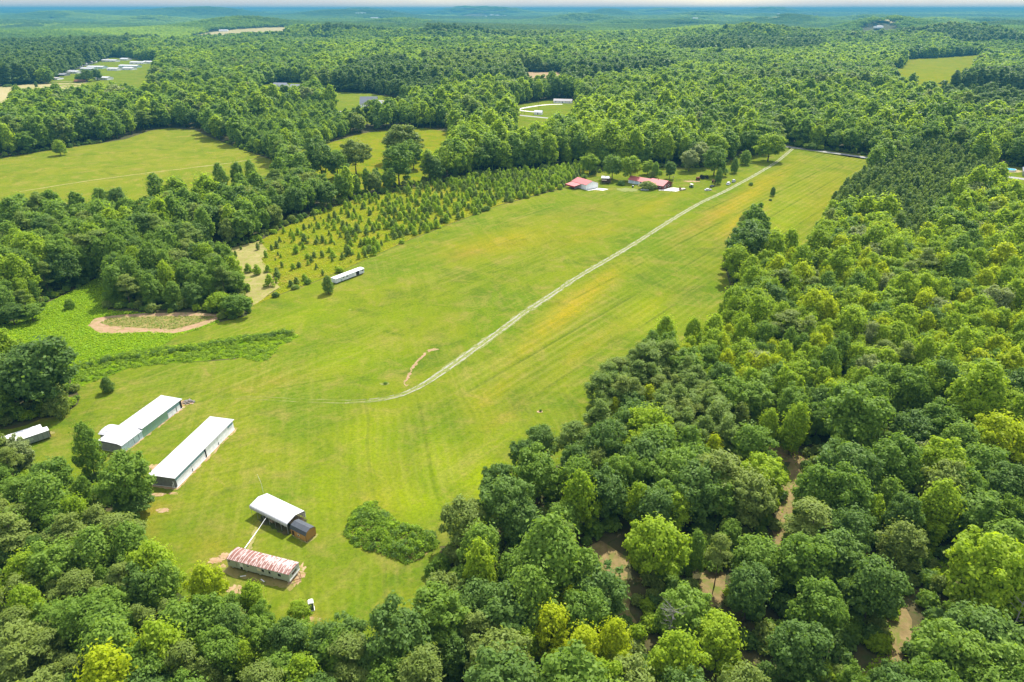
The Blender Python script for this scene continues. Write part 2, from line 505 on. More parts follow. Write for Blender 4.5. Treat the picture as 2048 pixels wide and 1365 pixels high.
# ------------------------------------------------------------------ open ground (photo pixels; third value = height of the tree tops that hide the edge)
T = 12
FIELD = [(1592, 300), (1700, 312), (1768, 322), (1735, 336, T), (1705, 354, T), (1681, 371, T), (1663, 392, T), (1657, 416, T), (1657, 431, T), (1642, 443, T),
         (1630, 467, T), (1615, 491, T), (1603, 503, T), (1588, 482, T), (1573, 467, T), (1546, 446, T), (1526, 431, T), (1502, 437, T), (1481, 455, T),
         (1462, 485, 7), (1450, 525, 2), (1462, 552, 4), (1475, 562, T), (1460, 578, T), (1436, 593, T), (1424, 617, T), (1407, 648, T), (1371, 665, T), (1360, 648, T), (1340, 631, T),
         (1306, 653, T), (1295, 685, T), (1244, 696, T), (1221, 718, T), (1199, 741, T), (1185, 769, T), (1176, 795, T), (1162, 820, T), (1128, 851, T),
         (1100, 862, T), (1038, 872, T), (1025, 900, T), (975, 985, T), (929, 990, T), (896, 1007, T), (876, 1031, 9), (876, 1056, 6), (884, 1096, 0), (858, 1141, 0),
         (839, 1170, T), (825, 1194, T), (738, 1206, T), (709, 1242, T), (647, 1247, 8), (612, 1253, 2), (612, 1228, 2), (575, 1218, 5), (545, 1218, 5), (520, 1190, 6),
         (480, 1178, 3), (460, 1182, 3), (446, 1142, T), (417, 1127, T), (378, 1113, T), (353, 1113, T), (324, 1093, T), (296, 1070, T), (282, 1048, T),
         (262, 1034), (295, 1005), (290, 985), (230, 980), (195, 950, 0), (168, 932, 3), (115, 922, T), (68, 906, T), (43, 902, 4), (10, 912, 3), (-25, 905, 3), (-25, 862), (25, 858), (49, 852), (82, 838), (115, 834), (131, 828),
         (156, 809), (160, 795), (150, 776), (215, 752), (256, 735), (340, 727), (430, 722), (540, 713), (572, 704), (604, 682), (608, 672), (540, 668), (480, 680),
         (380, 688), (320, 697), (350, 675), (440, 645), (494, 632), (500, 615), (560, 590), (660, 553), (730, 521), (830, 476), (1000, 411), (1120, 379),
         (1180, 352), (1215, 339), (1260, 338), (1330, 336), (1400, 336), (1440, 330), (1470, 318), (1500, 313), (1555, 303), (1585, 294)]
MEADOW1 = [(-120, 335), (0, 317), (100, 301), (200, 287), (250, 279), (300, 262), (340, 256), (390, 261), (425, 277), (475, 296), (520, 312), (548, 322), (560, 335, 6), (540, 345, 19),
           (450, 350, 19), (400, 352, 19), (320, 372, 19), (240, 388, 19), (160, 392, 19), (100, 385, 19), (0, 398, 19), (-120, 420, 19)]
MEADOW2 = [(588, 305), (640, 292), (720, 268), (760, 262), (850, 256), (908, 266), (902, 300), (895, 322, 8), (830, 340, 9), (760, 350, 9), (700, 362, 9), (640, 372, 9), (605, 345, 9)]
PLANT = [(520, 482), (580, 450), (700, 402), (850, 372), (960, 352), (1050, 346), (1130, 336), (1185, 333), (1180, 350), (1120, 377), (1000, 410), (830, 475), (660, 552), (560, 589),
         (505, 613), (560, 575), (545, 560), (520, 520), (530, 500)]
HAY = [(398, 517), (440, 503), (520, 482), (536, 500), (524, 520), (548, 556), (560, 575), (505, 613), (488, 590), (468, 545), (432, 527)]
COVER = [(-60, 665), (0, 652), (40, 640), (72, 622), (95, 606), (140, 585), (195, 556), (222, 575), (215, 622), (300, 626), (430, 632), (440, 645), (350, 675), (320, 697), (150, 746), (140, 772), (152, 708, T), (120, 692, T), (0, 690, T), (-60, 700, T)]
RING = [(176, 652), (190, 637), (240, 630), (300, 627), (370, 625), (442, 630), (434, 641), (395, 657), (350, 668), (300, 664), (250, 667), (200, 667)]
RINGIN = [(205, 646), (225, 637), (300, 634), (400, 633), (428, 635), (392, 647), (345, 659), (290, 656), (225, 653)]
C1 = [(1162, 1085), (1200, 1062), (1262, 1100), (1262, 1150), (1264, 1200), (1286, 1250, 2), (1262, 1258, 2), (1208, 1210, 1), (1186, 1150, 1)]
C2 = [(1395, 1140), (1430, 1125), (1462, 1145), (1460, 1185, 3), (1425, 1195, 4), (1398, 1178, 3)]
C3 = [(1482, 882), (1505, 866), (1542, 880), (1596, 904), (1620, 918), (1606, 962), (1597, 1000, 3), (1586, 1032, 8), (1562, 1038, 9), (1558, 1008, 6), (1570, 965, 3), (1578, 926), (1500, 916, 1), (1478, 904, 1)]
C4 = [(1772, 1192), (1795, 1182), (1832, 1235), (1842, 1262, 2), (1830, 1290, 3), (1795, 1325, 3), (1745, 1370, 3), (1712, 1370, 3), (1712, 1345, 3), (1762, 1300), (1785, 1270), (1775, 1220)]
C5 = [(1855, 1125), (1900, 1120), (1915, 1160), (1880, 1175)]
HOUSE1 = [(640, 184), (735, 189), (800, 200), (820, 210, 8), (795, 214, 10), (775, 217, 16), (706, 217, 16), (680, 206, 10), (640, 195, 10)]
HOUSE2 = [(1030, 224), (1040, 210), (1080, 203), (1128, 198), (1155, 203), (1150, 213, 28), (1110, 224, 28), (1085, 234, 28), (1030, 240, 28)]
HOUSE3 = [(514, 192), (522, 172), (560, 168), (610, 168), (625, 182, 12), (600, 188, 12), (540, 198, 12), (508, 196, 8)]
HOUSE4 = [(652, 234, 4), (656, 226), (690, 226), (696, 234, 4)]
PARK = [(95, 168), (130, 150), (190, 128), (222, 117), (250, 118), (318, 126), (318, 146), (290, 158, 30), (215, 168, 30), (150, 172, 10)]
TANF = [(-90, 215, 5), (-90, 190), (0, 176), (60, 171), (172, 168), (165, 178, 18), (130, 190, 21), (40, 200, 21), (0, 205, 21)]
GREENF = [(1765, 139), (1800, 139), (1806, 121), (1872, 118), (1955, 112), (1968, 118), (1945, 134, 30), (1900, 144, 30), (1800, 142, 30)]
TANG = [(365, 75), (420, 67), (480, 60), (582, 56), (572, 69, 16), (480, 74, 16), (410, 79, 16)]
REDF = [(1036, 147), (1115, 146), (1150, 155), (1118, 158, 20), (1055, 158, 20)]
POOLYARD = [(1985, 338), (1998, 331), (2060, 336), (2090, 352, 16), (2030, 354, 18), (1994, 348, 16)]
TINY = [[(905, 34), (940, 30), (972, 29), (968, 36), (930, 37)], [(1720, 47), (1755, 45), (1792, 48), (1780, 51)], [(1505, 38), (1560, 36), (1572, 40), (1530, 42)],
        [(782, 61), (798, 53), (820, 54), (812, 63)], [(838, 92), (870, 86), (905, 90), (880, 95)], [(1885, 55), (1925, 53), (1930, 57)], [(1405, 70), (1450, 68), (1455, 73), (1410, 75)],
        [(1480, 90), (1540, 87), (1545, 92), (1490, 94)], [(100, 19.5), (160, 19.2), (150, 20.2)], [(1215, 52), (1262, 50), (1270, 53), (1222, 55)], [(1345, 52), (1392, 50), (1400, 54), (1350, 56)], [(1395, 36), (1440, 34), (1445, 37)], [(1620, 61), (1650, 59), (1655, 63)], [(1895, 91), (1940, 88), (1950, 93), (1900, 96)], [(620, 40), (680, 38), (690, 41)], [(250, 45), (310, 43), (318, 46)], [(60, 42), (110, 40), (118, 43)], [(1140, 46), (1180, 44), (1186, 47)], [(700, 30), (745, 29), (750, 31)], [(1960, 52), (2030, 50), (2035, 54)], [(1290, 26), (1350, 25), (1360, 27)], [(560, 108), (592, 104), (600, 110), (570, 114)]]
ROADPX = [(520, 174), (600, 183), (660, 192), (740, 200), (810, 208), (900, 216), (1000, 227), (1110, 238), (1250, 251), (1390, 264), (1445, 270), (1520, 284), (1590, 296), (1680, 308), (1770, 321), (1880, 335), (2000, 352), (2200, 380)]
road_line = resample([G(*p) for p in ROADPX], 12)
ra, rb = ribbon_pts(road_line, 17)
ROADC = np.vstack([ra, rb[::-1]])
P_FIELD = poly(FIELD); P_M1 = poly(MEADOW1); P_M2 = poly(MEADOW2); P_PLANT = poly(PLANT); P_HAY = poly(HAY); P_COVER = poly(COVER)
P_RING = poly(RING); P_RINGIN = poly(RINGIN); P_RINGIN = P_RINGIN.mean(0) + (P_RINGIN - P_RINGIN.mean(0)) * 1.05
def shrink(P, f): m = P.mean(0); return m + (P - m) * f


CLEAR = [shrink(poly(c), f) for c, f in ((C1, .80), (C2, .8), (C3, 1.0), (C4, .86), (C5, 1.0))]
HOUSES = [poly(c) for c in (HOUSE1, HOUSE2, HOUSE3, HOUSE4, POOLYARD)]
P_PARK = poly(PARK); P_TANF = poly(TANF); P_GREENF = poly(GREENF); P_TANG = poly(TANG); P_REDF = poly(REDF)
P_TINY = [poly(t) for t in TINY]
BANK = poly([(60 + u / 3.531, 640 + v / 3.531) for u, v in ((300, 330), (400, 275), (700, 225), (900, 195), (1200, 165), (1450, 118), (1750, 88), (1900, 112), (1880, 132), (1760, 190), (1700, 262), (1640, 302), (1500, 266), (1200, 292), (900, 312), (700, 342), (560, 395), (430, 445), (330, 480), (290, 440))])
GAP = poly([(470, 725), (600, 722), (625, 690), (625, 655), (480, 668)])
P_TANF0 = poly(TANF); P_PARK0 = poly(PARK); P_GREENF0 = poly(GREENF); P_REDF0 = poly(REDF)
NEAR_OPEN = [P_TANF0, P_PARK0, P_GREENF0, P_REDF0, BANK, GAP, P_FIELD, P_M1, P_M2, P_PLANT, P_HAY, P_COVER, P_RING, ROADC] + CLEAR + HOUSES
FAR_OPEN = [P_PARK, P_TANF, P_GREENF, P_TANG, P_REDF, ROADC] + HOUSES + P_TINY

# ------------------------------------------------------------------ ground sheets
def axis(lo, hi, near, step):
    out = [0.0]; d = step
    while out[-1] < hi:
        out.append(out[-1] + d)
        if out[-1] > near: d *= 1.07
    neg = [0.0]; d = step
    while neg[-1] > lo:
        neg.append(neg[-1] - d)
        if -neg[-1] > near: d *= 1.07
    return neg[:0:-1] + out


gx = axis(-30000, 30000, 900, 40); gy = axis(-600, 31000, 900, 40)
GX, GY = np.meshgrid(gx, gy); GZ = terrain(GX, GY)
nx = len(gx)
me = bpy.data.meshes.new('ground')
me.from_pydata(np.c_[GX.ravel(), GY.ravel(), GZ.ravel()].tolist(), [], [(j * nx + i, j * nx + i + 1, (j + 1) * nx + i + 1, (j + 1) * nx + i) for j in range(len(gy) - 1) for i in range(nx - 1)])
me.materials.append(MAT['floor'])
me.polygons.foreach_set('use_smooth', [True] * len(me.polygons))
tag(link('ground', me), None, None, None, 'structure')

TRACK = [(1586, 297), (1572, 309), (1555, 323), (1520, 345), (1480, 367), (1450, 383), (1400, 407), (1360, 430), (1320, 455), (1270, 487), (1220, 517), (1160, 552), (1100, 592), (1050, 625), (1000, 662),
         (950, 698), (910, 727), (880, 748), (850, 768), (815, 785), (780, 796), (740, 802), (690, 805)]
TINT = [(0, 1130, 625, 80, 20, -38, 1), (0, 1190, 575, 60, 14, -38, .8), (0, 1060, 690, 60, 14, -38, .5), (0, 1490, 395, 110, 15, -33, .8), (1, 1405, 445, 70, 9, -33, .55), (1, 1480, 462, 40, 10, -30, .8),
        (0, 1480, 440, 60, 12, -30, .8), (0, 1000, 485, 110, 22, -8, .5), (1, 935, 508, 45, 9, -12, .45), (1, 1150, 425, 90, 9, -10, .28), (0, 1180, 470, 90, 16, -20, .35), (0, 1310, 410, 60, 10, -25, .4),
        (3, 880, 930, 40, 60, 10, .8), (3, 965, 960, 60, 45, -30, .9), (3, 640, 975, 45, 40, 0, .7), (3, 740, 880, 60, 60, 0, .6), (3, 690, 720, 80, 25, -15, .6), (3, 1000, 880, 60, 30, -30, .4),
        (3, 830, 1000, 80, 40, 0, .7), (3, 600, 640, 90, 22, -20, .5), (3, 780, 640, 60, 18, -20, .4), (3, 1300, 640, 40, 60, -50, .5),
        (2, 905, 850, 25, 60, -10, .8), (2, 700, 800, 130, 16, -6, .4), (2, 640, 850, 80, 30, -10, .35), (2, 820, 880, 20, 60, 5, .5), (2, 1290, 560, 130, 14, -38, .55), (2, 1060, 760, 90, 16, -38, .6),
        (2, 520, 1110, 70, 40, 0, .45), (2, 660, 1130, 90, 40, 0, .5), (2, 420, 1060, 60, 35, 0, .5), (2, 850, 580, 160, 12, -20, .4), (2, 720, 660, 160, 10, -20, .5), (2, 1000, 560, 120, 12, -30, .5),
        (2, 1450, 350, 70, 8, -25, .5), (1, 1010, 830, 60, 12, -35, .4), (0, 985, 790, 60, 20, -35, .4), (0, 1650, 400, 80, 60, -50, .3), (3, 1570, 440, 60, 40, -50, .5), (1, 560, 760, 120, 9, -10, .3),
        (1, 315, 1020, 25, 15, 0, .7), (1, 300, 1060, 14, 12, 0, .5), (1, 620, 1235, 30, 10, 0, .6), (1, 440, 1120, 25, 16, 0, .6), (0, 420, 1090, 40, 22, 0, .4), (0, 280, 1020, 30, 20, 0, .5), (1, 110, 870, 14, 6, 0, .8),
        (1, 100, 835, 35, 5, -15, .7), (2, 870, 820, 50, 18, -30, .3), (0, 760, 1010, 40, 30, 20, .25), (2, 1000, 920, 60, 20, -45, .3), (3, 1000, 720, 90, 14, -38, .25), (0, 1180, 690, 90, 14, -38, .35), (0, 1280, 630, 80, 12, -38, .35)]
sheet('mown_field', P_FIELD, .02, MAT['field'], 4.0, tints=TINT)
sheet('meadow', P_M1, .03, MAT['meadow'], 12)
sheet('meadow', P_M2, .03, MAT['scrub'], 12)
sheet('scrub_ground', P_PLANT, .035, MAT['scrub'], 12)
sheet('stubble_ground', P_HAY, .045, MAT['hay'], 4, wob=.3)
sheet('vine_ground', P_COVER, .03, MAT['cover'], 8)
sheet('vine_ground', BANK, .045, MAT['cover'], 6)
sheet('lawn', GAP, .012, MAT['field'], 6, tints=TINT)
sheet('dirt_ring_ground', P_RING, .05, MAT['red'], 2, wob=.25)
sheet('weed_ground', P_RINGIN, .06, MAT['olive'], 2, wob=.3)
for c in CLEAR:
    sheet('clearing_ground', c, .03, MAT['clear'], 2, wob=.4)
for c in HOUSES:
    sheet('lawn', c, .03, MAT['lawn'], 20)
sheet('park_lawn', P_PARK, .4, MAT['lawn'], 14)
sheet('stubble_field', P_TANF, .4, MAT['tan'], 14)
sheet('pasture', P_GREENF, .4, MAT['scrub'], 20)
sheet('stubble_field', P_TANG, 1, MAT['tan'], 30)
sheet('ploughed_field', P_REDF, .5, MAT['red'], 20)
for i, c in enumerate(P_TINY):
    sheet('distant_field', c, 2, MAT['tan'] if i in (0, 1, 2) else MAT['lawn'], 60)
ribbon('road_verge', [road_line], .02, MAT['lawn'], 17)
ribbon('road', [road_line], .05, MAT['asphalt'], 6.5)
# two-rut gravel track
tl = resample([G(*p) for p in TRACK], 2.0)
a, b = ribbon_pts(tl, 1.75)
k = NT('worn_centre', .95, .1); p = k.pos()
k.color(k.mix(k.step(k.noise(.8, 5, p, .7), .4, .6), (.12, .155, .018), (.20, .20, .08))); MAT['worn'] = k.m
ribbon('worn_path', [tl[:-59]], .05, MAT['worn'], 3.0, .3)
ribbon('gravel_track', [a, b], .07, MAT['gravel'], .60, .12, 14)
ribbon('worn_path', [tl[-60:]], .05, MAT['worn'], 3.4, .35, 20)
ext = resample([G(*p) for p in [(700, 804), (640, 803), (590, 801), (540, 798), (490, 796), (440, 796)]], 2)
e0, e1 = ribbon_pts(ext, 1.7)
ribbon('worn_path', [e0, e1], .05, MAT['worn'], .55, .16, 30)
ribbon('meadow_path', [resample([G(*p) for p in [(40, 384), (120, 371), (200, 359), (300, 346), (400, 334), (470, 325), (540, 313)]], 4)], .07, MAT['pathm'], 1.5, .3)
ribbon('drive', [resample([G(*p) for p in [(1034, 221), (1045, 217), (1075, 212), (1100, 209.5), (1125, 209)]], 4)], .07, MAT['concrete'], 5)
ribbon('drive', [resample([G(*p) for p in [(1034, 221), (1055, 223), (1076, 225)]], 4)], .074, MAT['concrete'], 5)
ribbon('park_road', [resample([G(*p) for p in [(-60, 186), (0, 173), (40, 162), (80, 150), (110, 141), (150, 131), (215, 119)]], 10)], 1.8, MAT['concrete'], 9)
ribbon('park_road', [resample([G(*p) for p in [(30, 166), (80, 168), (120, 167), (175, 168)]], 10)], 2.0, MAT['tan'], 6)
# ditch of dug red earth
DITCH = [(872, 698), (858, 703), (848, 711), (835, 724), (826, 735), (820, 748), (813, 760), (808, 768), (815, 772)]
dl = resample([G(*p) for p in DITCH], .8)
ribbon('dug_earth', [dl], .06, MAT['red'], .95, .28)


def patch(cx, cy, rx, ry, mat, z=.055, rz=0, n=28, rough=.16, name='bare_dirt'):
    """ragged patch of bare ground, sizes in metres about a photo pixel"""
    x, y = G(cx, cy)
    pts = []
    for i in range(n):
        t = 2 * PI * i / n; q = 1 + RNG.normal(0, rough)
        u, w = rx * q * math.cos(t), ry * q * math.sin(t)
        pts.append((x + u * math.cos(rz) - w * math.sin(rz), y + u * math.sin(rz) + w * math.cos(rz)))
    return sheet(name, pts, z, mat)


patch(866, 700, 2.2, .8, MAT['red'], .062, .3)
for cx, cy, rx, ry in ((475, 1180, 2.2, 1.2), (598, 1150, 1.2, 3), (450, 1112, 1.3, .9), (432, 1122, 1.6, 1.0), (440, 1140, 1.4, 1.6), (325, 1021, 1.6, .8), (315, 990, 2.0, .7), (347, 988, 1.2, .6), (305, 935, 1.6, 1.4),
                       (165, 925, 1.0, .8), (620, 1240, 2.2, .7), (700, 620, .6, .4), (545, 568, 2, 3), (1385, 363, 5, 3), (1255, 380, 8, 5), (1080, 824, .9, .7), (372, 806, 2.2, 1.6), (770, 768, 1.6, .9)):
    patch(cx, cy, rx, ry, MAT['bare'] if (cx, cy) not in ((1255, 380), (700, 620), (770, 768)) else MAT['worn'])
ribbon('trodden_path', [resample([G(*p) for p in [(513, 1055), (508, 1070), (503, 1085), (498, 1100)]], .6)], .055, MAT['hay'], 1.0, .2)

# ------------------------------------------------------------------ leaf meshes
def unit(v): return v / np.maximum(np.linalg.norm(v, axis=-1, keepdims=True), 1e-9)


def leaf_mesh(name, P, N, ln, wd, mat, rng, hang=0.0):
    """one rhombic leaf spray per point of P, facing N"""
    n = len(P)
    t = rng.normal(size=(n, 3)); t[:, 2] -= hang
    N = unit(N)
    t = unit(t - N * (t * N).sum(1)[:, None]); b = np.cross(N, t)
    sc = rng.uniform(.65, 1.35, n)[:, None]
    bend = N * (-.12 * sc * ln)
    V = np.empty((n, 4, 3))
    V[:, 0] = P + t * ln * .5 * sc + bend; V[:, 1] = P + b * wd * .5 * sc
    V[:, 2] = P - t * ln * .5 * sc + bend; V[:, 3] = P - b * wd * .5 * sc
    me = bpy.data.meshes.new(name)
    me.vertices.add(4 * n); me.vertices.foreach_set('co', V.reshape(-1).astype(np.float32))
    me.loops.add(4 * n); me.loops.foreach_set('vertex_index', np.arange(4 * n, dtype=np.int32))
    me.polygons.add(n); me.polygons.foreach_set('loop_start', np.arange(0, 4 * n, 4, dtype=np.int32))
    at = me.attributes.new('v', 'FLOAT', 'FACE'); at.data.foreach_set('value', rng.uniform(0, 1, n).astype(np.float32))
    me.materials.append(mat)
    me.update(calc_edges=True)
    return me


def lobes(kind, rng):
    """(centres, radii vec3) of the leaf clumps that make one crown, in metres"""
    C = []; R = []
    def put(x, y, z, rx, rz): C.append((x, y, z)); R.append((rx, rx, rz))
    if kind == 'oak':          # 14 m, round spreading crown of radius ~4.7
        put(0, 0, 8.2, 3.3, 3.9)
        for i in range(74):
            z = rng.uniform(-.85, 1); t = i * 2.399 + rng.uniform(-.5, .5)
            q = math.sqrt(max(0, 1 - z * z * .96)); f = rng.uniform(.66, 1.06)
            r = rng.uniform(.5, 1.15)
            put(4.45 * q * f * math.cos(t), 4.2 * q * f * math.sin(t), 8.2 + 4.9 * z * f, r, r * .85)
    elif kind == 'poplar':     # 14.5 m, ovate rounded crown of radius ~3.6
        put(0, 0, 8.2, 2.7, 4.7)
        for i in range(70):
            h = (i + rng.uniform(0, 1)) / 70; t = i * 2.399 + rng.uniform(-.6, .6)
            z = 3.0 + 10.6 * h
            rr = 3.5 * math.sin(PI * (h * .78 + .2)) ** .75
            f = rng.uniform(.55, 1.06); r = rng.uniform(.55, 1.05) * (1 - .2 * h)
            put(rr * f * math.cos(t), rr * f * math.sin(t), z + rng.uniform(-.5, .5), r, r * 1.1)
    elif kind == 'vpine':      # 13 m, open flat tiers of needles
        for i in range(34):
            h = rng.uniform(0, 1); t = rng.uniform(0, 2 * PI)
            z = 5.6 + 7.0 * h; rr = 3.7 * (1 - .62 * h ** 1.6); f = rng.uniform(.25, 1)
            put(rr * f * math.cos(t), rr * f * math.sin(t), z + rng.uniform(-.2, .2), rng.uniform(.8, 1.45), rng.uniform(.28, .5))
        put(0, 0, 12.2, 1.1, .9)
    elif kind == 'ppine':      # 13 m, narrow plantation pine
        for i in range(30):
            h = (i + .5) / 30; t = i * 2.399
            z = 3.0 + 9.6 * h; rr = 2.1 * (1 - h) ** .6 + .15; f = rng.uniform(.35, 1)
            put(rr * f * math.cos(t), rr * f * math.sin(t), z, .9 * (1 - .4 * h), .6)
    elif kind == 'sapling':    # 3.6 m young pine
        for i in range(16):
            h = (i + .5) / 16; t = i * 2.399
            z = .4 + 2.9 * h; rr = 1.25 * (1 - h) ** .75; f = rng.uniform(.3, 1)
            put(rr * f * math.cos(t), rr * f * math.sin(t), z, .58 * (1 - .4 * h), .45)
    elif kind == 'cedar':      # 5 m dense ovoid
        put(0, 0, 2.4, 1.0, 1.8)
        for i in range(26):
            h = (i + .5) / 26; t = i * 2.399
            z = .5 + 4.1 * h; rr = 1.5 * math.sin(PI * (h * .8 + .2)) ** .7; f = rng.uniform(.6, .95)
            put(rr * f * math.cos(t), rr * f * math.sin(t), z, .55, .6)
    elif kind == 'bush':       # 2.4 m shrub
        for i in range(16):
            t = i * 2.399; q = math.sqrt((i + .5) / 16)
            put(1.5 * q * math.cos(t), 1.5 * q * math.sin(t), .75 + 1.0 * (1 - q * q) + rng.uniform(-.2, .3), rng.uniform(.5, .8), rng.uniform(.45, .7))
    return np.array(C), np.array(R)


SPEC = {  # leaves near, leaf length, hang, trunk radius, crown fraction centre, nominal height, nominal width
    'oak': (8600, .56, .2, .26, .62, 14.0, 10.2), 'poplar': (7400, .52, .25, .2, .57, 14.8, 8.2), 'vpine': (5200, .54, .0, .17, .70, 13.0, 8.2),
    'ppine': (2600, .55, .3, .13, .60, 13.0, 4.4), 'sapling': (1300, .34, .0, .05, .5, 3.7, 3.0), 'cedar': (2600, .36, .0, .08, .5, 5.2, 3.6), 'bush': (1500, .36, .0, .04, .5, 2.5, 3.8)}


def crown_mesh(kind, seed, lod, tone):
    rng = np.random.default_rng(seed)
    C, R = lobes(kind, rng)
    if kind in ('oak', 'poplar', 'vpine'):       # no two forms alike: uneven plan, a lean, a bite out of one side
        a = rng.uniform(0, 6.28); dv = np.array([math.cos(a), math.sin(a)])
        al = C[:, :2] @ dv
        C[:, :2] += np.outer(al * rng.uniform(-.2, .25), dv) + np.outer((C[:, 2] - 6) * rng.uniform(0, .09), -dv)
        C[:, 2] += rng.normal(0, .35, len(C)) + np.where(al > 0, rng.uniform(-.8, .8), 0)
        b = rng.uniform(0, 6.28); az = np.arctan2(C[:, 1], C[:, 0]); rad = np.hypot(C[:, 0], C[:, 1])
        bite = (np.abs((az - b + PI) % (2 * PI) - PI) < .55) & (rad > 1.6) & (np.abs(C[:, 2] - rng.uniform(6, 11)) < 2.2)
        C, R = C[~bite], R[~bite]
    n0, ll, hang, *_ = SPEC[kind]
    n = max(24, int(n0 / lod ** 1.6)); ll = ll * lod ** .92
    vol = (R[:, 0] ** 2 + R[:, 0] * R[:, 2]); pr = vol / vol.sum()
    P = []; N = []
    m = n
    while sum(len(q) for q in P) < n:
        i = rng.choice(len(C), m, p=pr)
        d = unit(rng.normal(size=(m, 3)))
        keep = rng.uniform(size=m) < .30 + .70 * (d[:, 2] * .5 + .5)
        p = C[i] + d * R[i] * np.where(rng.uniform(size=m) < .84, rng.uniform(.68, 1.1, m), rng.uniform(1.1, 1.5, m))[:, None]
        # drop what lies deep inside another clump
        for j in range(len(C)):
            q = (((p - C[j]) / (R[j] * .72)) ** 2).sum(1)
            keep &= (q > 1) | (i == j)
        nn = unit(d / R[i] * R[i].mean(1)[:, None]) + rng.normal(0, .45, (m, 3)); nn[:, 2] += .45
        if kind in ('vpine',): nn[:, 2] += .2
        P.append(p[keep]); N.append(nn[keep])
    P = np.vstack(P)[:n]; N = np.vstack(N)[:n]
    wd = ll * (.62 if kind in ('oak', 'poplar', 'bush') else .42)
    return leaf_mesh(kind + '_crown', P, N, ll, wd, LEAF[tone], rng, hang), C


def trunk_mesh(kind, seed, C):
    rng = np.random.default_rng(seed + 99)
    r = SPEC[kind][3]; h = SPEC[kind][5]; mb = MB()
    top = h * (.62 if kind in ('oak',) else .93)
    pts = [Vector((rng.normal(0, .05) * z, rng.normal(0, .05) * z, z)) for z in np.linspace(0, 1, 6)]
    pts = [Vector((p.x * 1.2, p.y * 1.2, q * top)) for p, q in zip(pts, np.linspace(-.02, 1, 6))]
    for i in range(5):
        mb.cyl(pts[i], pts[i + 1], r * (1.25 if i == 0 else 1) * (1 - .16 * i), r * (1 - .16 * (i + 1)), 7)
    idx = rng.choice(len(C), min(9, len(C)), replace=False)
    for j in idx:
        c = Vector(C[j]); z = max(h * .2, c.z - rng.uniform(1.0, 2.5) * h / 14)
        f = min(.99, z / top); base = pts[0].lerp(pts[-1], f)
        mb.cyl(base, base.lerp(c, .92), r * .38 * (1.1 - .6 * f), r * .10, 5)
    me = bpy.data.meshes.new(kind + '_trunk'); me.from_pydata(mb.v, [], mb.f); me.materials.append(MAT['bark'])
    me.polygons.foreach_set('use_smooth', [True] * len(me.polygons))
    return me


VARS = {'oak': 6, 'poplar': 6, 'vpine': 3, 'ppine': 2, 'sapling': 3, 'cedar': 2, 'bush': 2}
_C = {}; _T = {}


def crown(kind, var, lod, tone):
    key = (kind, var, lod, tone)
    if key not in _C:
        base = next((v for k2, v in _C.items() if k2[:3] == key[:3]), None)
        if base is not None:
            me = base.copy(); me.materials.clear(); me.materials.append(LEAF[tone])
        else:
            me, C = crown_mesh(kind, hash_seed(kind, var), lod, tone)
            if (kind, var) not in _T: _T[(kind, var)] = trunk_mesh(kind, hash_seed(kind, var), C)
        _C[key] = me
    return _C[key]


def hash_seed(kind, var):
    return sum(ord(ch) * (i + 3) for i, ch in enumerate(kind)) * 13 + var * 101


def joined(kind, var, lod, tone, trunk=True):
    """crown and trunk in one mesh, for the forms that the woodland objects scatter"""
    me = crown(kind, var, lod, tone)
    if not trunk: return me
    key = ('j', kind, var, lod, tone)
    if key not in _C:
        bm = bmesh.new(); bm.from_mesh(me)
        n0 = len(bm.faces); bm.from_mesh(_T[(kind, var)])
        bm.faces.ensure_lookup_table()
        for f in bm.faces[n0:]: f.material_index = 1
        m2 = bpy.data.meshes.new('woodland_tree'); bm.to_mesh(m2); bm.free()
        m2.materials.clear(); m2.materials.append(LEAF[tone]); m2.materials.append(MAT['bark'])
        _C[key] = m2
    return _C[key]

# ------------------------------------------------------------------ where trees stand
RX0, RX1, RY0, RY1 = -1000, 1000, 0, 1060
xs = np.arange(RX0, RX1) + .5; ys = np.arange(RY0, RY1) + .5
QX, QY = np.meshgrid(xs, ys)
OPEN = np.zeros(QX.shape, bool)
for P in NEAR_OPEN:
    P = np.asarray(P)
    i0, i1 = [int(np.clip(v - RX0, 0, QX.shape[1])) for v in (P[:, 0].min() - 1, P[:, 0].max() + 2)]
    j0, j1 = [int(np.clip(v - RY0, 0, QX.shape[0])) for v in (P[:, 1].min() - 1, P[:, 1].max() + 2)]
    if i1 > i0 and j1 > j0:
        OPEN[j0:j1, i0:i1] |= inside(P, QX[j0:j1, i0:i1], QY[j0:j1, i0:i1])
OPEN2 = OPEN.copy()
for _ in range(2):
    q = OPEN2.copy()
    q[1:] |= OPEN2[:-1]; q[:-1] |= OPEN2[1:]; q[:, 1:] |= OPEN2[:, :-1]; q[:, :-1] |= OPEN2[:, 1:]
    OPEN2 = q
OPEN3 = OPEN2.copy()
for _ in range(3):
    q = OPEN3.copy()
    q[1:] |= OPEN3[:-1]; q[:-1] |= OPEN3[1:]; q[:, 1:] |= OPEN3[:, :-1]; q[:, :-1] |= OPEN3[:, 1:]
    OPEN3 = q
# edge of the woods: a band just outside the open land
EDGE = OPEN2.copy()
for _ in range(5):
    q = EDGE.copy()
    q[1:] |= EDGE[:-1]; q[:-1] |= EDGE[1:]; q[:, 1:] |= EDGE[:, :-1]; q[:, :-1] |= EDGE[:, 1:]
    EDGE = q


def lookup(R, x, y):
    i = np.clip((x - RX0).astype(int), 0, R.shape[1] - 1); j = np.clip((y - RY0).astype(int), 0, R.shape[0] - 1)
    return R[j, i]


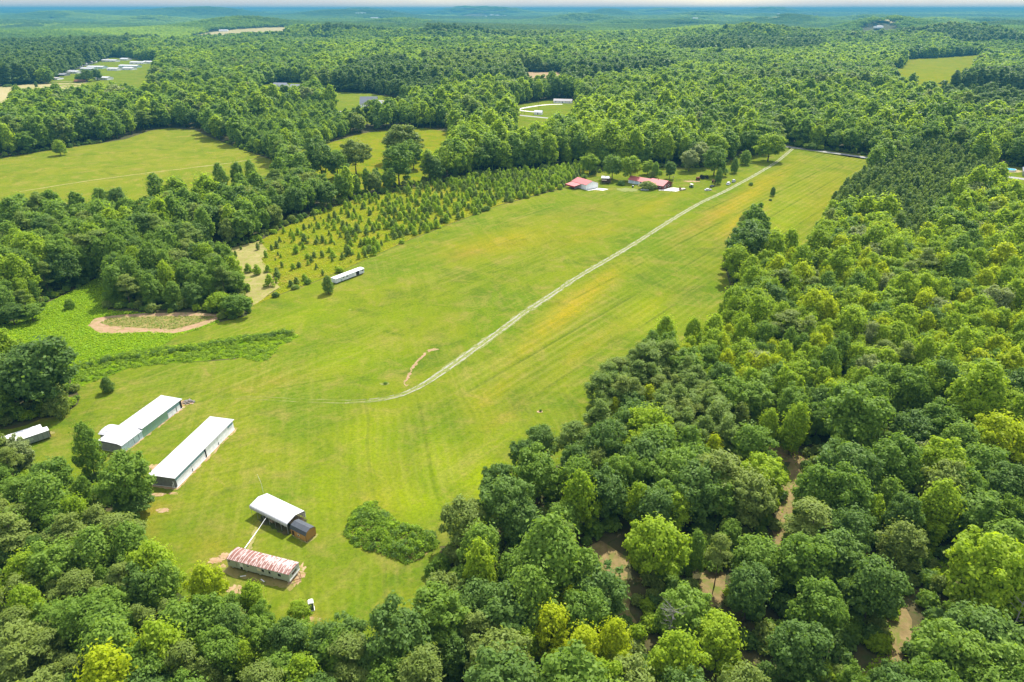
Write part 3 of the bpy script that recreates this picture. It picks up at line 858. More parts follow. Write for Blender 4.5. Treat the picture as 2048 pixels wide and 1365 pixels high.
Z_PINE = poly([(1221, 706, 12), (1260, 690, 12), (1330, 690, 12), (1400, 735, 12), (1440, 790, 12), (1485, 860, 12), (1488, 915, 10), (1440, 925, 8), (1400, 905, 8), (1370, 875, 10), (1310, 860, 12), (1290, 812, 12), (1240, 850, 12), (1190, 830, 12), (1176, 775, 12)])
Z_PP = poly([(1660, 412, T), (1667, 392, T), (1683, 371, T), (1707, 354, T), (1737, 336, T), (1800, 306, T), (1850, 282, T), (1930, 292, T), (1945, 305, T), (1985, 318, T), (1995, 345, T), (1960, 368, T), (1900, 398, T), (1860, 430, T), (1840, 468, T), (1800, 452, T), (1740, 410, T), (1700, 402, T)])
Z_POP = poly([(1285, 690, 10), (1400, 620, 10), (1450, 570, 10), (1600, 492, 10), (1660, 410, 10), (1800, 470, 10), (1860, 440, 10), (2000, 372, 10), (2200, 360, 10), (2300, 800, 10), (2048, 760, 10), (1900, 740, 10), (1800, 720, 10), (1700, 790, 10), (1560, 780, 10), (1450, 770, 10), (1400, 725, 10)])
Z_BRITE = poly([(740, 330, 10), (900, 290, 10), (1000, 245, 10), (1200, 228, 10), (1330, 255, 10), (1420, 290, 10), (1330, 330, 5), (1180, 330, 8), (1000, 345, 8)])
Z_DK1 = poly([(-140, 104, T), (0, 93, T), (150, 84, T), (280, 72, T), (330, 82, T), (240, 100, T), (190, 122, T), (130, 142, T), (60, 158, T), (0, 166, T), (-140, 184, T)])
Z_DK2 = poly([(640, 186, T), (660, 165, T), (720, 135, T), (780, 128, T), (860, 150, T), (890, 178, T), (880, 204, 5), (800, 196, 5), (740, 188, 5)])
Z_DK3 = poly([(1500, 262, T), (1480, 240, T), (1620, 222, T), (1700, 240, T), (1740, 275, 5), (1600, 285, 3), (1530, 278, 3)])
Z_DK4 = poly([(1860, 200, T), (1850, 172, T), (1930, 150, T), (2060, 160, T), (2150, 200, T), (2100, 235, T), (1980, 225, T)])
Z_DK5 = poly([(1350, 100), (1480, 88), (1640, 92), (1650, 110), (1480, 120), (1350, 118)])
Z_DK6 = poly([(830, 55), (900, 49), (1000, 52), (1180, 64), (1100, 72), (900, 68), (832, 66)])
Z_DK7 = poly([(0, 60), (60, 52), (90, 57), (20, 66)])
Z_DK8 = poly([(470, 250, 8), (600, 205, 8), (720, 215, 8), (700, 262, 5), (600, 290, 8), (500, 300, 5)])

MIXES = {
    'pop': [('poplar', 'bright', .40), ('poplar', 'yellow', .16), ('poplar', 'mid', .10), ('oak', 'bright', .12), ('oak', 'mid', .10), ('oak', 'grey', .03), ('vpine', 'olive', .05), ('oak', 'dark', .04)],
    'brite': [('poplar', 'bright', .5), ('poplar', 'mid', .25), ('oak', 'mid', .15), ('oak', 'bright', .1)],
    'pine': [('vpine', 'pine', .78), ('vpine', 'olive', .14), ('oak', 'dark', .05), ('poplar', 'yellow', .03)],
    'pp': [('ppine', 'blue', .35), ('ppine', 'pine', .65)],
    'lr': [('oak', 'dark', .22), ('oak', 'mid', .40), ('poplar', 'mid', .10), ('poplar', 'bright', .10), ('oak', 'bright', .06), ('vpine', 'olive', .06), ('oak', 'olive', .03)],
    'bl': [('oak', 'mid', .30), ('vpine', 'olive', .26), ('poplar', 'bright', .12), ('oak', 'bright', .09), ('oak', 'dark', .08), ('poplar', 'yellow', .06), ('oak', 'grey', .02), ('poplar', 'mid', .10)],
    'lw': [('oak', 'mid', .26), ('poplar', 'mid', .26), ('oak', 'dark', .16), ('vpine', 'pine', .14), ('poplar', 'bright', .11), ('oak', 'olive', .07)],
    'young': [('poplar', 'mid', .40), ('oak', 'mid', .28), ('poplar', 'bright', .20), ('oak', 'dark', .12)],
    'mixed': [('poplar', 'bright', .24), ('oak', 'mid', .26), ('poplar', 'mid', .20), ('oak', 'dark', .14), ('vpine', 'pine', .10), ('oak', 'grey', .02), ('oak', 'bright', .04)],
    'darkpine': [('ppine', 'blue', .6), ('vpine', 'blue', .4)],
}
ZONES = [('pp', Z_PP, 3.1, 1.0), ('pine', Z_PINE, 4.7, 1.0), ('pop', Z_POP, 5.6, .92), ('brite', Z_BRITE, 5.6, 1.15), ('darkpine', Z_DK1, 4.6, .95), ('darkpine', Z_DK2, 4.6, .9), ('lw', Z_DK3, 5.2, .9), ('darkpine', Z_DK4, 5, .95), ('young', Z_DK8, 3.6, .5)]


def base_zone(x, y):
    z = np.full(x.shape, 'mixed', dtype=object)
    z[(y < 720) & (x < 60)] = 'lw'
    z[(y < 200) & (x > -25)] = 'lr'
    z[(y < 152) & (x <= -25)] = 'bl'
    return z


def jgrid(P, sp, rng, jit=.33):
    x0, y0 = P.min(0); x1, y1 = P.max(0)
    nx_ = int((x1 - x0) / sp) + 2; ny_ = int((y1 - y0) / (sp * .87)) + 2
    i, j = np.meshgrid(np.arange(nx_), np.arange(ny_))
    x = x0 + (i + .5 * (j % 2)) * sp + rng.uniform(-jit, jit, i.shape) * sp
    y = y0 + j * sp * .87 + rng.uniform(-jit, jit, i.shape) * sp
    return x.ravel(), y.ravel()


WEDGE = np.array([(-70, 40), (70, 40), (930, 1000), (930, 1050), (-930, 1050), (-930, 1000)])
TREES = []     # dicts: x y z kind var tone sx sz rz zone


def species(mix, n, rng):
    pr = np.array([m[2] for m in mix]); pr /= pr.sum()
    return rng.choice(len(mix), n, p=pr)


def scatter_zone(zname, x, y, szf, rng):
    mix = MIXES[zname]; ii = species(mix, len(x), rng)
    for q in range(len(x)):
        kd, tone, _ = mix[ii[q]]
        w = float(np.clip(rng.normal(1, .24), .55, 1.65)) * szf
        nw = SPEC[kd][6]
        if kd == 'oak': w *= .86
        TREES.append(dict(x=float(x[q]), y=float(y[q]), kind=kd, var=int(rng.integers(VARS[kd])), tone=tone, sx=w, sz=(w / szf) ** .6 * float(rng.uniform(.86, 1.14)) * (szf ** .85), rz=float(rng.uniform(0, 6.28)), zone=zname))


# trees that stand out in the photo: crown centre px, crown width px, kind, tone, height factor, label
OAK, POP, VP, CED, BSH = 'oak', 'poplar', 'vpine', 'cedar', 'bush'
HERO = [
    (1498, 478, 92, OAK, 'dark', 1.0, 'big dark green tree at the tip of the wood jutting into the mown field'),
    (1548, 502, 58, POP, 'bright', 1.0, None), (1578, 492, 50, POP, 'bright', 1.0, None), (1528, 520, 55, OAK, 'bright', 1.0, None), (1600, 525, 55, POP, 'bright', 1, None), (1500, 545, 55, POP, 'bright', .9, None),
    (1332, 668, 52, POP, 'bright', 1.0, 'bright green pointed tree standing clear of the wood edge above the pines'), (1303, 690, 48, POP, 'mid', .9, None), (1386, 664, 40, POP, 'bright', 1.1, None),
    (1229, 822, 32, POP, 'yellow', .9, 'slim yellow green tree poking out of the pine stand'), (1298, 795, 42, POP, 'yellow', .8, 'yellow green round topped tree in the middle of the pine stand'), (1273, 832, 72, OAK, 'dark', .95, 'blue green round tree beside the slim yellow green tree in the pines'),
    (1085, 880, 66, OAK, 'dark', .9, None), (1050, 905, 62, OAK, 'dark', .9, None), (1150, 870, 75, VP, 'pine', 1, None), (1075, 945, 105, OAK, 'mid', .95, None), (1000, 955, 70, OAK, 'dark', .9, None),
    (925, 1035, 98, OAK, 'olive', 1.0, 'broad olive green tree beside the vine mound'), (1015, 1000, 118, OAK, 'dark', 1.0, None), (960, 1095, 92, POP, 'mid', 1.0, None), (1045, 1045, 95, OAK, 'dark', .9, None),
    (890, 1185, 85, OAK, 'olive', .9, None), (950, 1200, 105, OAK, 'dark', .95, None), (1080, 1130, 70, POP, 'mid', .9, None), (1130, 1075, 60, VP, 'pine', 1.1, None),
    (246, 948, 108, OAK, 'mid', 1.05, 'large dome shaped tree near the end of the long white shed'), (262, 1005, 70, OAK, 'dark', .5, None), (171, 893, 54, POP, 'mid', 1.35, 'tall narrow leaning tree between the grey box trailers and the sheds'),
    (80, 738, 150, OAK, 'dark', .85, 'huge dark green tree at the corner of the vine covered meadow'), (10, 745, 110, OAK, 'dark', .95, None), (112, 800, 46, CED, 'olive', 1.6, 'olive cedar at the foot of the huge dark tree'),
    (-6, 800, 70, OAK, 'mid', .8, None), (-22, 880, 50, OAK, 'mid', .7, None), (30, 985, 85, OAK, 'mid', .7, None), (100, 960, 95, OAK, 'mid', .9, None),
    (213, 769, 27, CED, 'dark', .9, 'lone dark cedar bush on the lawn above the sheds'),
    (600, 1222, 50, OAK, 'bright', .55, 'small bright green tree next to the white cabin'), (505, 1192, 58, POP, 'bright', .75, 'bright green tree in front of the rusty mobile home'), (408, 1170, 75, POP, 'yellow', .9, None), (455, 1215, 60, OAK, 'mid', .9, None),
    (1310, 1085, 118, OAK, 'bright', 1.15, 'tall bright green tree with thick foliage standing over the straw floored clearing'), (1392, 1100, 52, POP, 'mid', 1.1, None), (1440, 1105, 62, VP, 'olive', 1.25, 'pine with a bare trunk beside the small straw patch'),
    (1100, 1255, 92, POP, 'yellow', 1, None), (1165, 1300, 88, POP, 'yellow', 1, None), (1225, 1285, 84, POP, 'yellow', 1, None), (1140, 1210, 60, POP, 'yellow', .9, None), (1050, 1290, 66, POP, 'bright', .9, None), (1245, 1340, 60, POP, 'yellow', .9, None),
    (1590, 850, 66, POP, 'bright', 1.1, 'tall bright green oval tree at the head of the sandy path'), (1536, 848, 50, POP, 'bright', .9, None), (1525, 950, 100, OAK, 'bright', 1.0, 'round bright green tree left of the sandy path'), (1630, 985, 90, POP, 'mid', 1, None),
    (1718, 835, 132, OAK, 'mid', 1.0, None), (1700, 935, 125, OAK, 'dark', 1.0, None), (1790, 925, 115, OAK, 'mid', 1.0, None), (1830, 852, 85, OAK, 'dark', .9, None), (1960, 790, 115, POP, 'bright', 1, None), (2000, 870, 110, OAK, 'yellow', 1, None),
    (1872, 915, 85, OAK, 'grey', 1, None), (1965, 930, 105, OAK, 'mid', 1, None), (1990, 1140, 165, OAK, 'bright', 1.15, 'largest bright green tree at the edge of the bottom right clearing'), (1800, 1085, 88, POP, 'olive', .85, 'olive green pointed tree above the sunlit dirt slope'),
    (1745, 1150, 84, OAK, 'mid', .9, None), (1700, 1055, 105, OAK, 'dark', 1, None), (1610, 1120, 120, OAK, 'mid', 1, None), (1640, 1215, 115, OAK, 'mid', 1, None), (1600, 1300, 130, OAK, 'dark', 1, None), (1478, 928, 40, VP, 'pine', 1, None), (1480, 840, 46, CED, 'olive', 2.0, 'dark grey green cedar at the right end of the pine stand'),
    (1370, 1220, 110, OAK, 'mid', .95, None), (1440, 1280, 110, OAK, 'bright', .95, None), (1360, 1320, 110, POP, 'bright', 1, None), (1500, 1180, 100, OAK, 'dark', 1, None),
    (638, 308, 72, OAK, 'dark', 1.05, 'dark dense tree on the small pasture, left of the tree with a bare trunk'), (672, 322, 52, OAK, 'mid', .9, None), (708, 302, 60, OAK, 'olive', 1.0, 'bronze green tree with a bare trunk on the small pasture'), (805, 278, 86, OAK, 'olive', .75, 'wide spreading olive tree on the small pasture'), (825, 304, 50, OAK, 'mid', .9, None), (795, 322, 75, OAK, 'mid', .9, None),
    (117, 293, 30, POP, 'bright', .62, 'lone bright tree in the left meadow'),
    (1341, 337, 27, OAK, 'dark', .9, 'dark round tree behind the right end of the red roofed house'), (1380, 317, 40, OAK, 'grey', .8, 'grey green spreading tree on the lawn behind the house'), (1541, 288, 62, OAK, 'bright', .75, 'wide bright spreading tree beside the top of the gravel track'),
    (1492, 315, 25, CED, 'mid', 2.0, 'pointed grey green tree near the wide spreading tree by the track'), (1470, 331, 18, CED, 'dark', 1.3, None), (1447, 342, 22, OAK, 'mid', .55, None), (1438, 352, 17, CED, 'dark', 1.5, None),
    (1598, 286, 19, OAK, 'bright', .5, 'leftmost small tree of the row by the road at the head of the track'), (1614, 291, 17, OAK, 'bright', .45, None), (1627, 291, 20, OAK, 'mid', .5, None), (1641, 294, 15, OAK, 'bright', .45, None),
    (1518, 256, 36, OAK, 'mid', 1, None), (1482, 268, 40, OAK, 'bright', .9, None), (1500, 280, 44, OAK, 'mid', .9, None), (1428, 290, 56, OAK, 'bright', .9, None), (1400, 288, 36, OAK, 'mid', .8, None), (1432, 315, 52, OAK, 'mid', .9, None), (1450, 262, 30, OAK, 'olive', .7, None),
    (1295, 371, 34, BSH, 'olive', 2.2, 'low spreading olive tree in front of the red roofed house'), (1243, 366, 15, BSH, 'dark', 1.0, 'clipped dark shrub at the left end of the house'), (1303, 349, 16, BSH, 'olive', 2.2, None), (1311, 339, 18, CED, 'mid', 1.7, None), (1296, 332, 32, OAK, 'bright', .7, None), (1262, 332, 46, OAK, 'bright', .85, None), (1226, 327, 44, OAK, 'mid', .9, None), (1180, 322, 40, OAK, 'bright', .8, None), (1200, 342, 7, BSH, 'bright', 1.5, None), (1320, 345, 12, BSH, 'bright', 1.2, None),
    (1546, 383, 12, CED, 'dark', 1.1, 'taller of the two dark bushes alone in the top of the field'), (1541, 400, 7, BSH, 'dark', .9, 'small dark bush below the taller one in the top of the field'), (1502, 368, 9, BSH, 'dark', 1.1, 'dark bush close to the gravel track above the white cars'),
    (1500, 428, 26, BSH, 'olive', 1.8, None), (1489, 438, 22, BSH, 'olive', 1.6, None), (655, 569, 25, CED, 'dark', 1.1, 'dark bush at the left end of the white trailer home'),
    (1720, 290, 15, CED, 'mid', 1.6, None), (1756, 291, 15, CED, 'mid', 1.5, None), (1781, 293, 20, OAK, 'mid', .45, None), (1108, 1325, 50, POP, 'yellow', .8, None),
    (1081, 821, 6, BSH, 'dark', 1.1, 'tiny dark bush alone at the lower right side of the mown field'), (771, 766, 9, BSH, 'mid', .6, 'small weed clump left of the dug red earth line'),
    (172, 150, 26, OAK, 'dark', .8, None), (192, 148, 24, OAK, 'dark', .8, None), (158, 154, 20, OAK, 'mid', .7, None), (124, 141, 14, OAK, 'mid', .7, None), (16, 173, 18, BSH, 'dark', 1.6, 'dark round bush in the far left tan field'), (72, 170, 7, CED, 'dark', 1.3, 'small dark cedar alone in the far left tan field'),
    (138, 608, 20, BSH, 'mid', 1.6, 'round bush alone on the vine covered meadow'), (470, 605, 55, OAK, 'mid', .65, None), (440, 600, 50, OAK, 'bright', .6, None), (300, 575, 48, POP, 'mid', .9, None), (345, 585, 40, POP, 'mid', .8, None), (250, 570, 48, VP, 'olive', 1, None), (385, 585, 46, OAK, 'dark', .8, None), (60, 620, 45, OAK, 'mid', .6, None), (20, 622, 50, OAK, 'dark', .7, None),
    (440, 352, 34, POP, 'mid', 1.1, None), (475, 350, 32, POP, 'mid', 1.2, None), (500, 345, 30, POP, 'mid', 1.2, None), (310, 380, 46, POP, 'mid', 1.1, None), (360, 385, 40, POP, 'mid', 1.1, None), (235, 395, 42, OAK, 'dark', 1, None), (100, 400, 40, OAK, 'mid', 1, None), (200, 395, 38, OAK, 'mid', 1, None), (40, 410, 40, OAK, 'dark', 1, None),
]
hr = np.random.default_rng(21)
HX, HY, HR = [], [], []
ROOMY = set()
for (cx, cy, wp, kd, tone, hf, lab) in HERO:
    n0, ll, hg, tr, cf, nh, nw = SPEC[kd]
    sz = 1.0
    for _ in range(4):
        z = cf * nh * sz
        x, y = G(cx, cy, z)
        f = y * CP + (CAM_H - z) * SP
        wm = wp * f / F
        sx = wm / nw
        sz = max(.3, min(2.2, (sx ** (.55 if sx < 1.2 else .85)) * hf if kd in (OAK, POP, VP) else sx * hf))
    TREES.append(dict(x=x, y=y, kind=kd, var=int(hr.integers(VARS[kd])), tone=tone, sx=sx, sz=sz, rz=float(hr.uniform(0, 6.28)), zone='hero', label=lab, hero=True))
    if (cx, cy) in ((246, 948), (171, 893), (1498, 478), (80, 738), (1310, 1085), (1590, 850)): ROOMY.add((x, y))
    HX.append(x); HY.append(y); HR.append(wm / 2)
HR = np.array(HR)


def clear_of_heroes(x, y, f=.85, r=2.0):
    ok = np.ones(x.shape, bool)
    for a, b, c in zip(HX, HY, HR):
        ok &= np.hypot(x - a, y - b) > c * f * (1.55 if (a, b) in ROOMY else 1.0) + r
    return ok


zr = np.random.default_rng(5)
BANDS = ((0, 230, 1.0), (230, 330, 1.16), (330, 470, 1.35), (470, 680, 1.6), (680, 1100, 1.85))


def wood(zn, P, sp, szf, test, jit=.36, grow=True):
    for b0, b1, bs in (BANDS if grow else ((0, 1100, 1.0),)):
        x, y = jgrid(P, sp * bs, zr, jit)
        k_ = (np.hypot(x, y) >= b0) & (np.hypot(x, y) < b1)
        x, y = x[k_], y[k_]
        k_ = inside(WEDGE, x, y) & ~lookup(OPEN3 if szf > 1.1 else OPEN2, x, y) & clear_of_heroes(x, y, .85, 1.2 + bs)
        k_ &= test(x, y)
        scatter_zone(zn, x[k_], y[k_], szf * bs, zr)


for zi, (zn, P, sp, szf) in enumerate(ZONES):
    def test(x, y):
        k_ = inside(P, x, y)
        for q in ZONES[:zi]: k_ &= ~inside(q[1], x, y)
        return k_
    wood(zn, P, sp, szf, test, .12 if zn == 'pp' else .36, zn not in ('pp', 'pine'))
for zn, sp, szf in (('lr', 7.1, 1.16), ('bl', 5.6, .92), ('lw', 6.0, 1.0), ('mixed', 6.2, 1.0)):
    def test(x, y):
        k_ = base_zone(x, y) == zn
        for q in ZONES: k_ &= ~inside(q[1], x, y)
        return k_
    wood(zn, WEDGE, sp, szf, test)
# a few trees behind and beside the camera so that the wood goes on there
x, y = jgrid(np.array([(-170, -50), (170, 84)]), 7, zr)
k_ = ~inside(WEDGE, x, y)
scatter_zone('bl', x[k_], y[k_], 1.0, zr)

TX = np.array([t['x'] for t in TREES]); TY = np.array([t['y'] for t in TREES])
TZ = terrain(TX, TY)
for t, z in zip(TREES, TZ): t['z'] = float(z)
TH = np.array([SPEC[t['kind']][5] * t['sz'] for t in TREES]); TW = np.array([SPEC[t['kind']][6] * t['sx'] for t in TREES])
CPX, CPY = PX(TX, TY, TZ + TH * .62)
DEP = TY * CP + (CAM_H - TH * .6) * SP
SIZE = TW / DEP * F
INF = (CPX > -15) & (CPX < 2063) & (CPY > 0) & (CPY < 1385)

# ------------------------------------------------------------------ wording of labels
TONEW = {'dark': 'dark green', 'mid': 'mid green', 'bright': 'bright green', 'yellow': 'yellow green', 'olive': 'olive green', 'pine': 'soft green', 'blue': 'dark', 'sapling': 'green', 'grey': 'grey green'}
SHAPE = {'oak': 'round crowned tree', 'poplar': 'pointed tree', 'vpine': 'feathery pine', 'ppine': 'plantation pine', 'sapling': 'young pine', 'cedar': 'cedar', 'bush': 'shrub'}
MARKS = [('rusty mobile home', 525, 1130), ('white arched carport', 555, 1020), ('vine mound', 785, 1065), ('long white shed', 385, 905), ('shed with the green wall', 285, 840), ('grey box trailers', 66, 870), ('white trailer home', 697, 552),
         ('red roofed garage', 1160, 368), ('red roofed house', 1300, 362), ('straw floored clearing', 1225, 1160), ('sandy path', 1590, 960), ('dirt ring', 300, 645), ('sunlit dirt slope', 1810, 1220), ('pond blue pool', 2020, 340), ('white cabin', 617, 1205),
         ('overgrown bank', 400, 705), ('straw strip', 470, 550), ('head of the gravel track', 1585, 300)]
FR = ['one tenth', 'two tenths', 'three tenths', 'four tenths', 'halfway', 'six tenths', 'seven tenths', 'eight tenths', 'nine tenths']


def where(px, py):
    for n_, mx, my in MARKS:
        d = math.hypot(px - mx, py - my)
        if d < 105:
            dx, dy = px - mx, py - my
            if abs(dx) > 1.4 * abs(dy): w_ = 'right of' if dx > 0 else 'left of'
            else: w_ = 'below' if dy > 0 else 'above'
            return ('just ' if d < 62 else '') + w_ + ' the ' + n_
    i = int(np.clip(round(px / 204.8), 0, 10)); j = int(np.clip(round(py / 136.5), 0, 10))
    a_ = 'at the left edge' if i == 0 else 'at the right edge' if i == 10 else FR[i - 1] + ' across'
    b_ = 'at the top' if j == 0 else 'at the bottom edge' if j == 10 else FR[j - 1] + ' down'
    return a_ + ', ' + b_


ORD = ['first', 'second', 'third', 'fourth', 'fifth', 'sixth', 'seventh', 'eighth', 'ninth', 'tenth', 'eleventh', 'twelfth', 'thirteenth', 'fourteenth', 'fifteenth', 'sixteenth']


def settle(rows):
    """rows: (object, label, px, py); tell equal labels apart by their order from the left"""
    by = {}
    for r in rows: by.setdefault(r[1], []).append(r)
    for lab, rs in by.items():
        if len(rs) == 1: rs[0][0]['label'] = lab; continue
        rs.sort(key=lambda r: r[2])
        for i, r in enumerate(rs):
            n = len(rs)
            o_ = ('leftmost' if i == 0 else 'rightmost' if i == n - 1 else 'middle' if n == 3 else (ORD[i] + ' from left,' if i < len(ORD) else 'later'))
            r[0]['label'] = o_ + ' ' + lab


ROWS = []
SHELL = {}


def plant_tree(t, name, cat, group, px, py):
    """a tree as a thing of its own: copied from the first of its form with its crown and trunk"""
    key = (name, t['kind'], t['var'], t['tone'])
    if key not in SHELL:
        r = thing(name, None, cat, (0, 0, 0), 0, group)
        me = crown(t['kind'], t['var'], 1, t['tone'])
        link('crown', me, r)
        if t['kind'] != 'bush': link('trunk', _T[(t['kind'], t['var'])], r)
        SHELL[key] = r
    else:
        src = SHELL[key]
        r = src.copy(); COL.objects.link(r)
        for ch in src.children:
            c = ch.copy(); COL.objects.link(c); c.parent = r
    r.location = (t['x'], t['y'], t['z']); r.rotation_euler = (0, 0, t['rz']); r.scale = (t['sx'], t['sx'], t['sz'])
    r['group'] = group
    lab = t.get('label') or (TONEW[t['tone']] + ' ' + SHAPE[t['kind']] + ' ' + where(px, py))
    ROWS.append((r, lab, px, py))
    return r


order = np.argsort(-SIZE)
nb = npn = 0
REST = []
for i in order:
    t = TREES[i]; kd = t['kind']
    if t.get('hero') and INF[i]:
        if kd in ('oak', 'poplar'):
            iso = lookup(OPEN, np.array([t['x']]), np.array([t['y']]))[0]
            nm = 'shade_tree' if iso else 'broadleaf_tree'
            if nm == 'broadleaf_tree': nb += 1
            plant_tree(t, nm, 'tree', 'trees standing in the open' if iso else 'broadleaf trees of the woods', CPX[i], CPY[i])
        elif kd == 'vpine': plant_tree(t, 'pine_tree', 'pine', 'pines of the woods', CPX[i], CPY[i]); npn += 1
        elif kd == 'cedar': plant_tree(t, 'cedar_tree', 'cedar', 'cedars', CPX[i], CPY[i])
        else: plant_tree(t, 'shrub', 'shrub', 'shrubs about the fields', CPX[i], CPY[i])
for i in order:
    t = TREES[i]; kd = t['kind']
    if t.get('hero') and INF[i]: continue
    if INF[i] and kd in ('oak', 'poplar') and nb < 300:
        nb += 1; plant_tree(t, 'broadleaf_tree', 'tree', 'broadleaf trees of the woods', CPX[i], CPY[i])
    elif INF[i] and kd in ('vpine', 'ppine') and npn < 300 and DEP[i] < 560:
        npn += 1; plant_tree(t, 'pine_tree', 'pine', 'pines of the woods', CPX[i], CPY[i])
    else: REST.append(i)

# young pines of the plantation strip
pr_ = np.random.default_rng(31)
ca_, sa_ = DX, DY          # rows run along the strip
q_ = np.c_[P_PLANT[:, 0] * ca_ + P_PLANT[:, 1] * sa_, -P_PLANT[:, 0] * sa_ + P_PLANT[:, 1] * ca_]
x, y = jgrid(q_, 4.5, pr_, .26)
x, y = x * ca_ - y * sa_, x * sa_ + y * ca_
k_ = inside(P_PLANT, x, y); x, y = x[k_], y[k_]
ppx, ppy = PX(x, y)
# dense and tall at the house end, scattered at the near end
u = np.clip((ppx - 560) / 560, 0, 1)
k_ = (pr_.uniform(size=len(x)) < .36 + .60 * u ** 1.2) & clear_of_heroes(x, y, 1, .5)
x, y, u, ppx, ppy = x[k_], y[k_], u[k_], ppx[k_], ppy[k_]
extra = [(455, 518), (482, 500), (472, 516), (497, 545), (497, 583), (540, 573), (515, 550), (516, 500), (428, 520)]
ex = np.array([G(*p) for p in extra]); x = np.r_[x, ex[:, 0]]; y = np.r_[y, ex[:, 1]]; u = np.r_[u, np.full(len(ex), .25)]
ppx, ppy = PX(x, y)
sc = (.82 + .66 * u + pr_.normal(0, .27, len(x))).clip(.4, 2.1)
SAP = sorted(range(len(x)), key=lambda q: -sc[q] / (y[q] * CP + CAM_H * SP))
S0 = {}
SREST = []
for n_, q in enumerate(SAP):
    tone = 'sapling' if pr_.uniform() < .62 else 'pine'
    if n_ >= 300: SREST.append((q, tone)); continue
    var = int(pr_.integers(3)); key = (var, tone)
    if key not in S0:
        o = link('young_pine', crown('sapling', var, 1.5, tone)); S0[key] = o
        tag(o, None, 'young pine', 'young pines of the planted strip')
    else:
        o = S0[key].copy(); COL.objects.link(o)
    o.location = (x[q], y[q], 0); o.rotation_euler = (0, 0, pr_.uniform(0, 6)); s_ = float(sc[q]); o.scale = (s_ * 1.12, s_ * 1.12, s_ * float(pr_.uniform(.75, 1.0)))
    hgt_ = 'tall' if s_ > 1.45 else 'small' if s_ < .7 else 'slim' if s_ < 1.0 else 'stocky'
    ROWS.append((o, hgt_ + ' young pine ' + where(ppx[q], ppy[q]), ppx[q], ppy[q]))
settle(ROWS)


# ------------------------------------------------------------------ woods beyond counting: one object each, trees scattered on points
def scatter(name, label, cat, protos, items):
    """items: (x, y, z, proto index, sx, sz, rz)"""
    if not items: return None
    pc = bpy.data.collections.new(name + ' forms')
    for i, me in enumerate(protos):
        o = bpy.data.objects.new('form_%03d' % i, me); pc.objects.link(o)
    A = np.array(items, float)
    me = bpy.data.meshes.new(name)
    me.vertices.add(len(A)); me.vertices.foreach_set('co', A[:, :3].astype(np.float32).ravel())
    at = me.attributes.new('pick', 'INT', 'POINT'); at.data.foreach_set('value', A[:, 3].astype(np.int32))
    at = me.attributes.new('size', 'FLOAT_VECTOR', 'POINT'); at.data.foreach_set('vector', np.c_[A[:, 4], A[:, 4], A[:, 5]].astype(np.float32).ravel())
    at = me.attributes.new('turn', 'FLOAT_VECTOR', 'POINT'); at.data.foreach_set('vector', np.c_[A[:, 6] * 0, A[:, 6] * 0, A[:, 6]].astype(np.float32).ravel())
    o = link(name, me)
    ng = bpy.data.node_groups.new(name, 'GeometryNodeTree')
    ng.interface.new_socket('Geometry', in_out='INPUT', socket_type='NodeSocketGeometry')
    ng.interface.new_socket('Geometry', in_out='OUTPUT', socket_type='NodeSocketGeometry')
    N = ng.nodes.new; L = ng.links.new
    gi = N('NodeGroupInput'); go = N('NodeGroupOutput'); ip = N('GeometryNodeInstanceOnPoints'); ci = N('GeometryNodeCollectionInfo')
    ci.inputs['Collection'].default_value = pc
    ci.inputs['Separate Children'].default_value = True; ci.inputs['Reset Children'].default_value = True
    def na(nm, ty):
        q = N('GeometryNodeInputNamedAttribute'); q.data_type = ty; q.inputs['Name'].default_value = nm
        return q.outputs['Attribute']
    L(gi.outputs[0], ip.inputs['Points']); L(ci.outputs[0], ip.inputs['Instance'])
    ip.inputs['Pick Instance'].default_value = True
    L(na('pick', 'INT'), ip.inputs['Instance Index']); L(na('size', 'FLOAT_VECTOR'), ip.inputs['Scale'])
    er = N('FunctionNodeEulerToRotation'); L(na('turn', 'FLOAT_VECTOR'), er.inputs[0]); L(er.outputs[0], ip.inputs['Rotation'])
    L(ip.outputs[0], go.inputs[0])
    md = o.modifiers.new('scatter', 'NODES'); md.node_group = ng
    return tag(o, label, cat, None, 'stuff')


class Forms:
    def __init__(s): s.ix = {}; s.me = []

    def get(s, key, fn):
        if key not in s.ix: s.ix[key] = len(s.me); s.me.append(fn())
        return s.ix[key]


FB, FP = Forms(), Forms()
IB, IP = [], []
for i in REST:
    t = TREES[i]
    lod = 1 if DEP[i] < 330 else 1.6 if DEP[i] < 600 else 2.3
    fm, it = (FB, IB) if t['kind'] in ('oak', 'poplar', 'bush', 'cedar') else (FP, IP)
    key = (t['kind'], t['var'] if lod < 2 else t['var'] % 2, lod, t['tone'])
    it.append((t['x'], t['y'], t['z'] - .1, fm.get(key, lambda: joined(*key)), t['sx'], t['sz'], t['rz']))
scatter('broadleaf_wood', 'closed broadleaf wood filling the land around the fields', 'wood', FB.me, IB)
scatter('pine_wood', 'pine stands and scattered pines within the surrounding woods', 'wood', FP.me, IP)
FS = Forms(); IS = []
for q, tone in SREST:
    v_ = q % 3
    IS.append((x[q], y[q], 0, FS.get((v_, tone), lambda: crown('sapling', v_, 1.5, tone)), sc[q], sc[q] * 1.1, q * 1.7))
scatter('sapling_thicket', 'remaining small young pines of the planted strip', 'young pines', FS.me, IS)

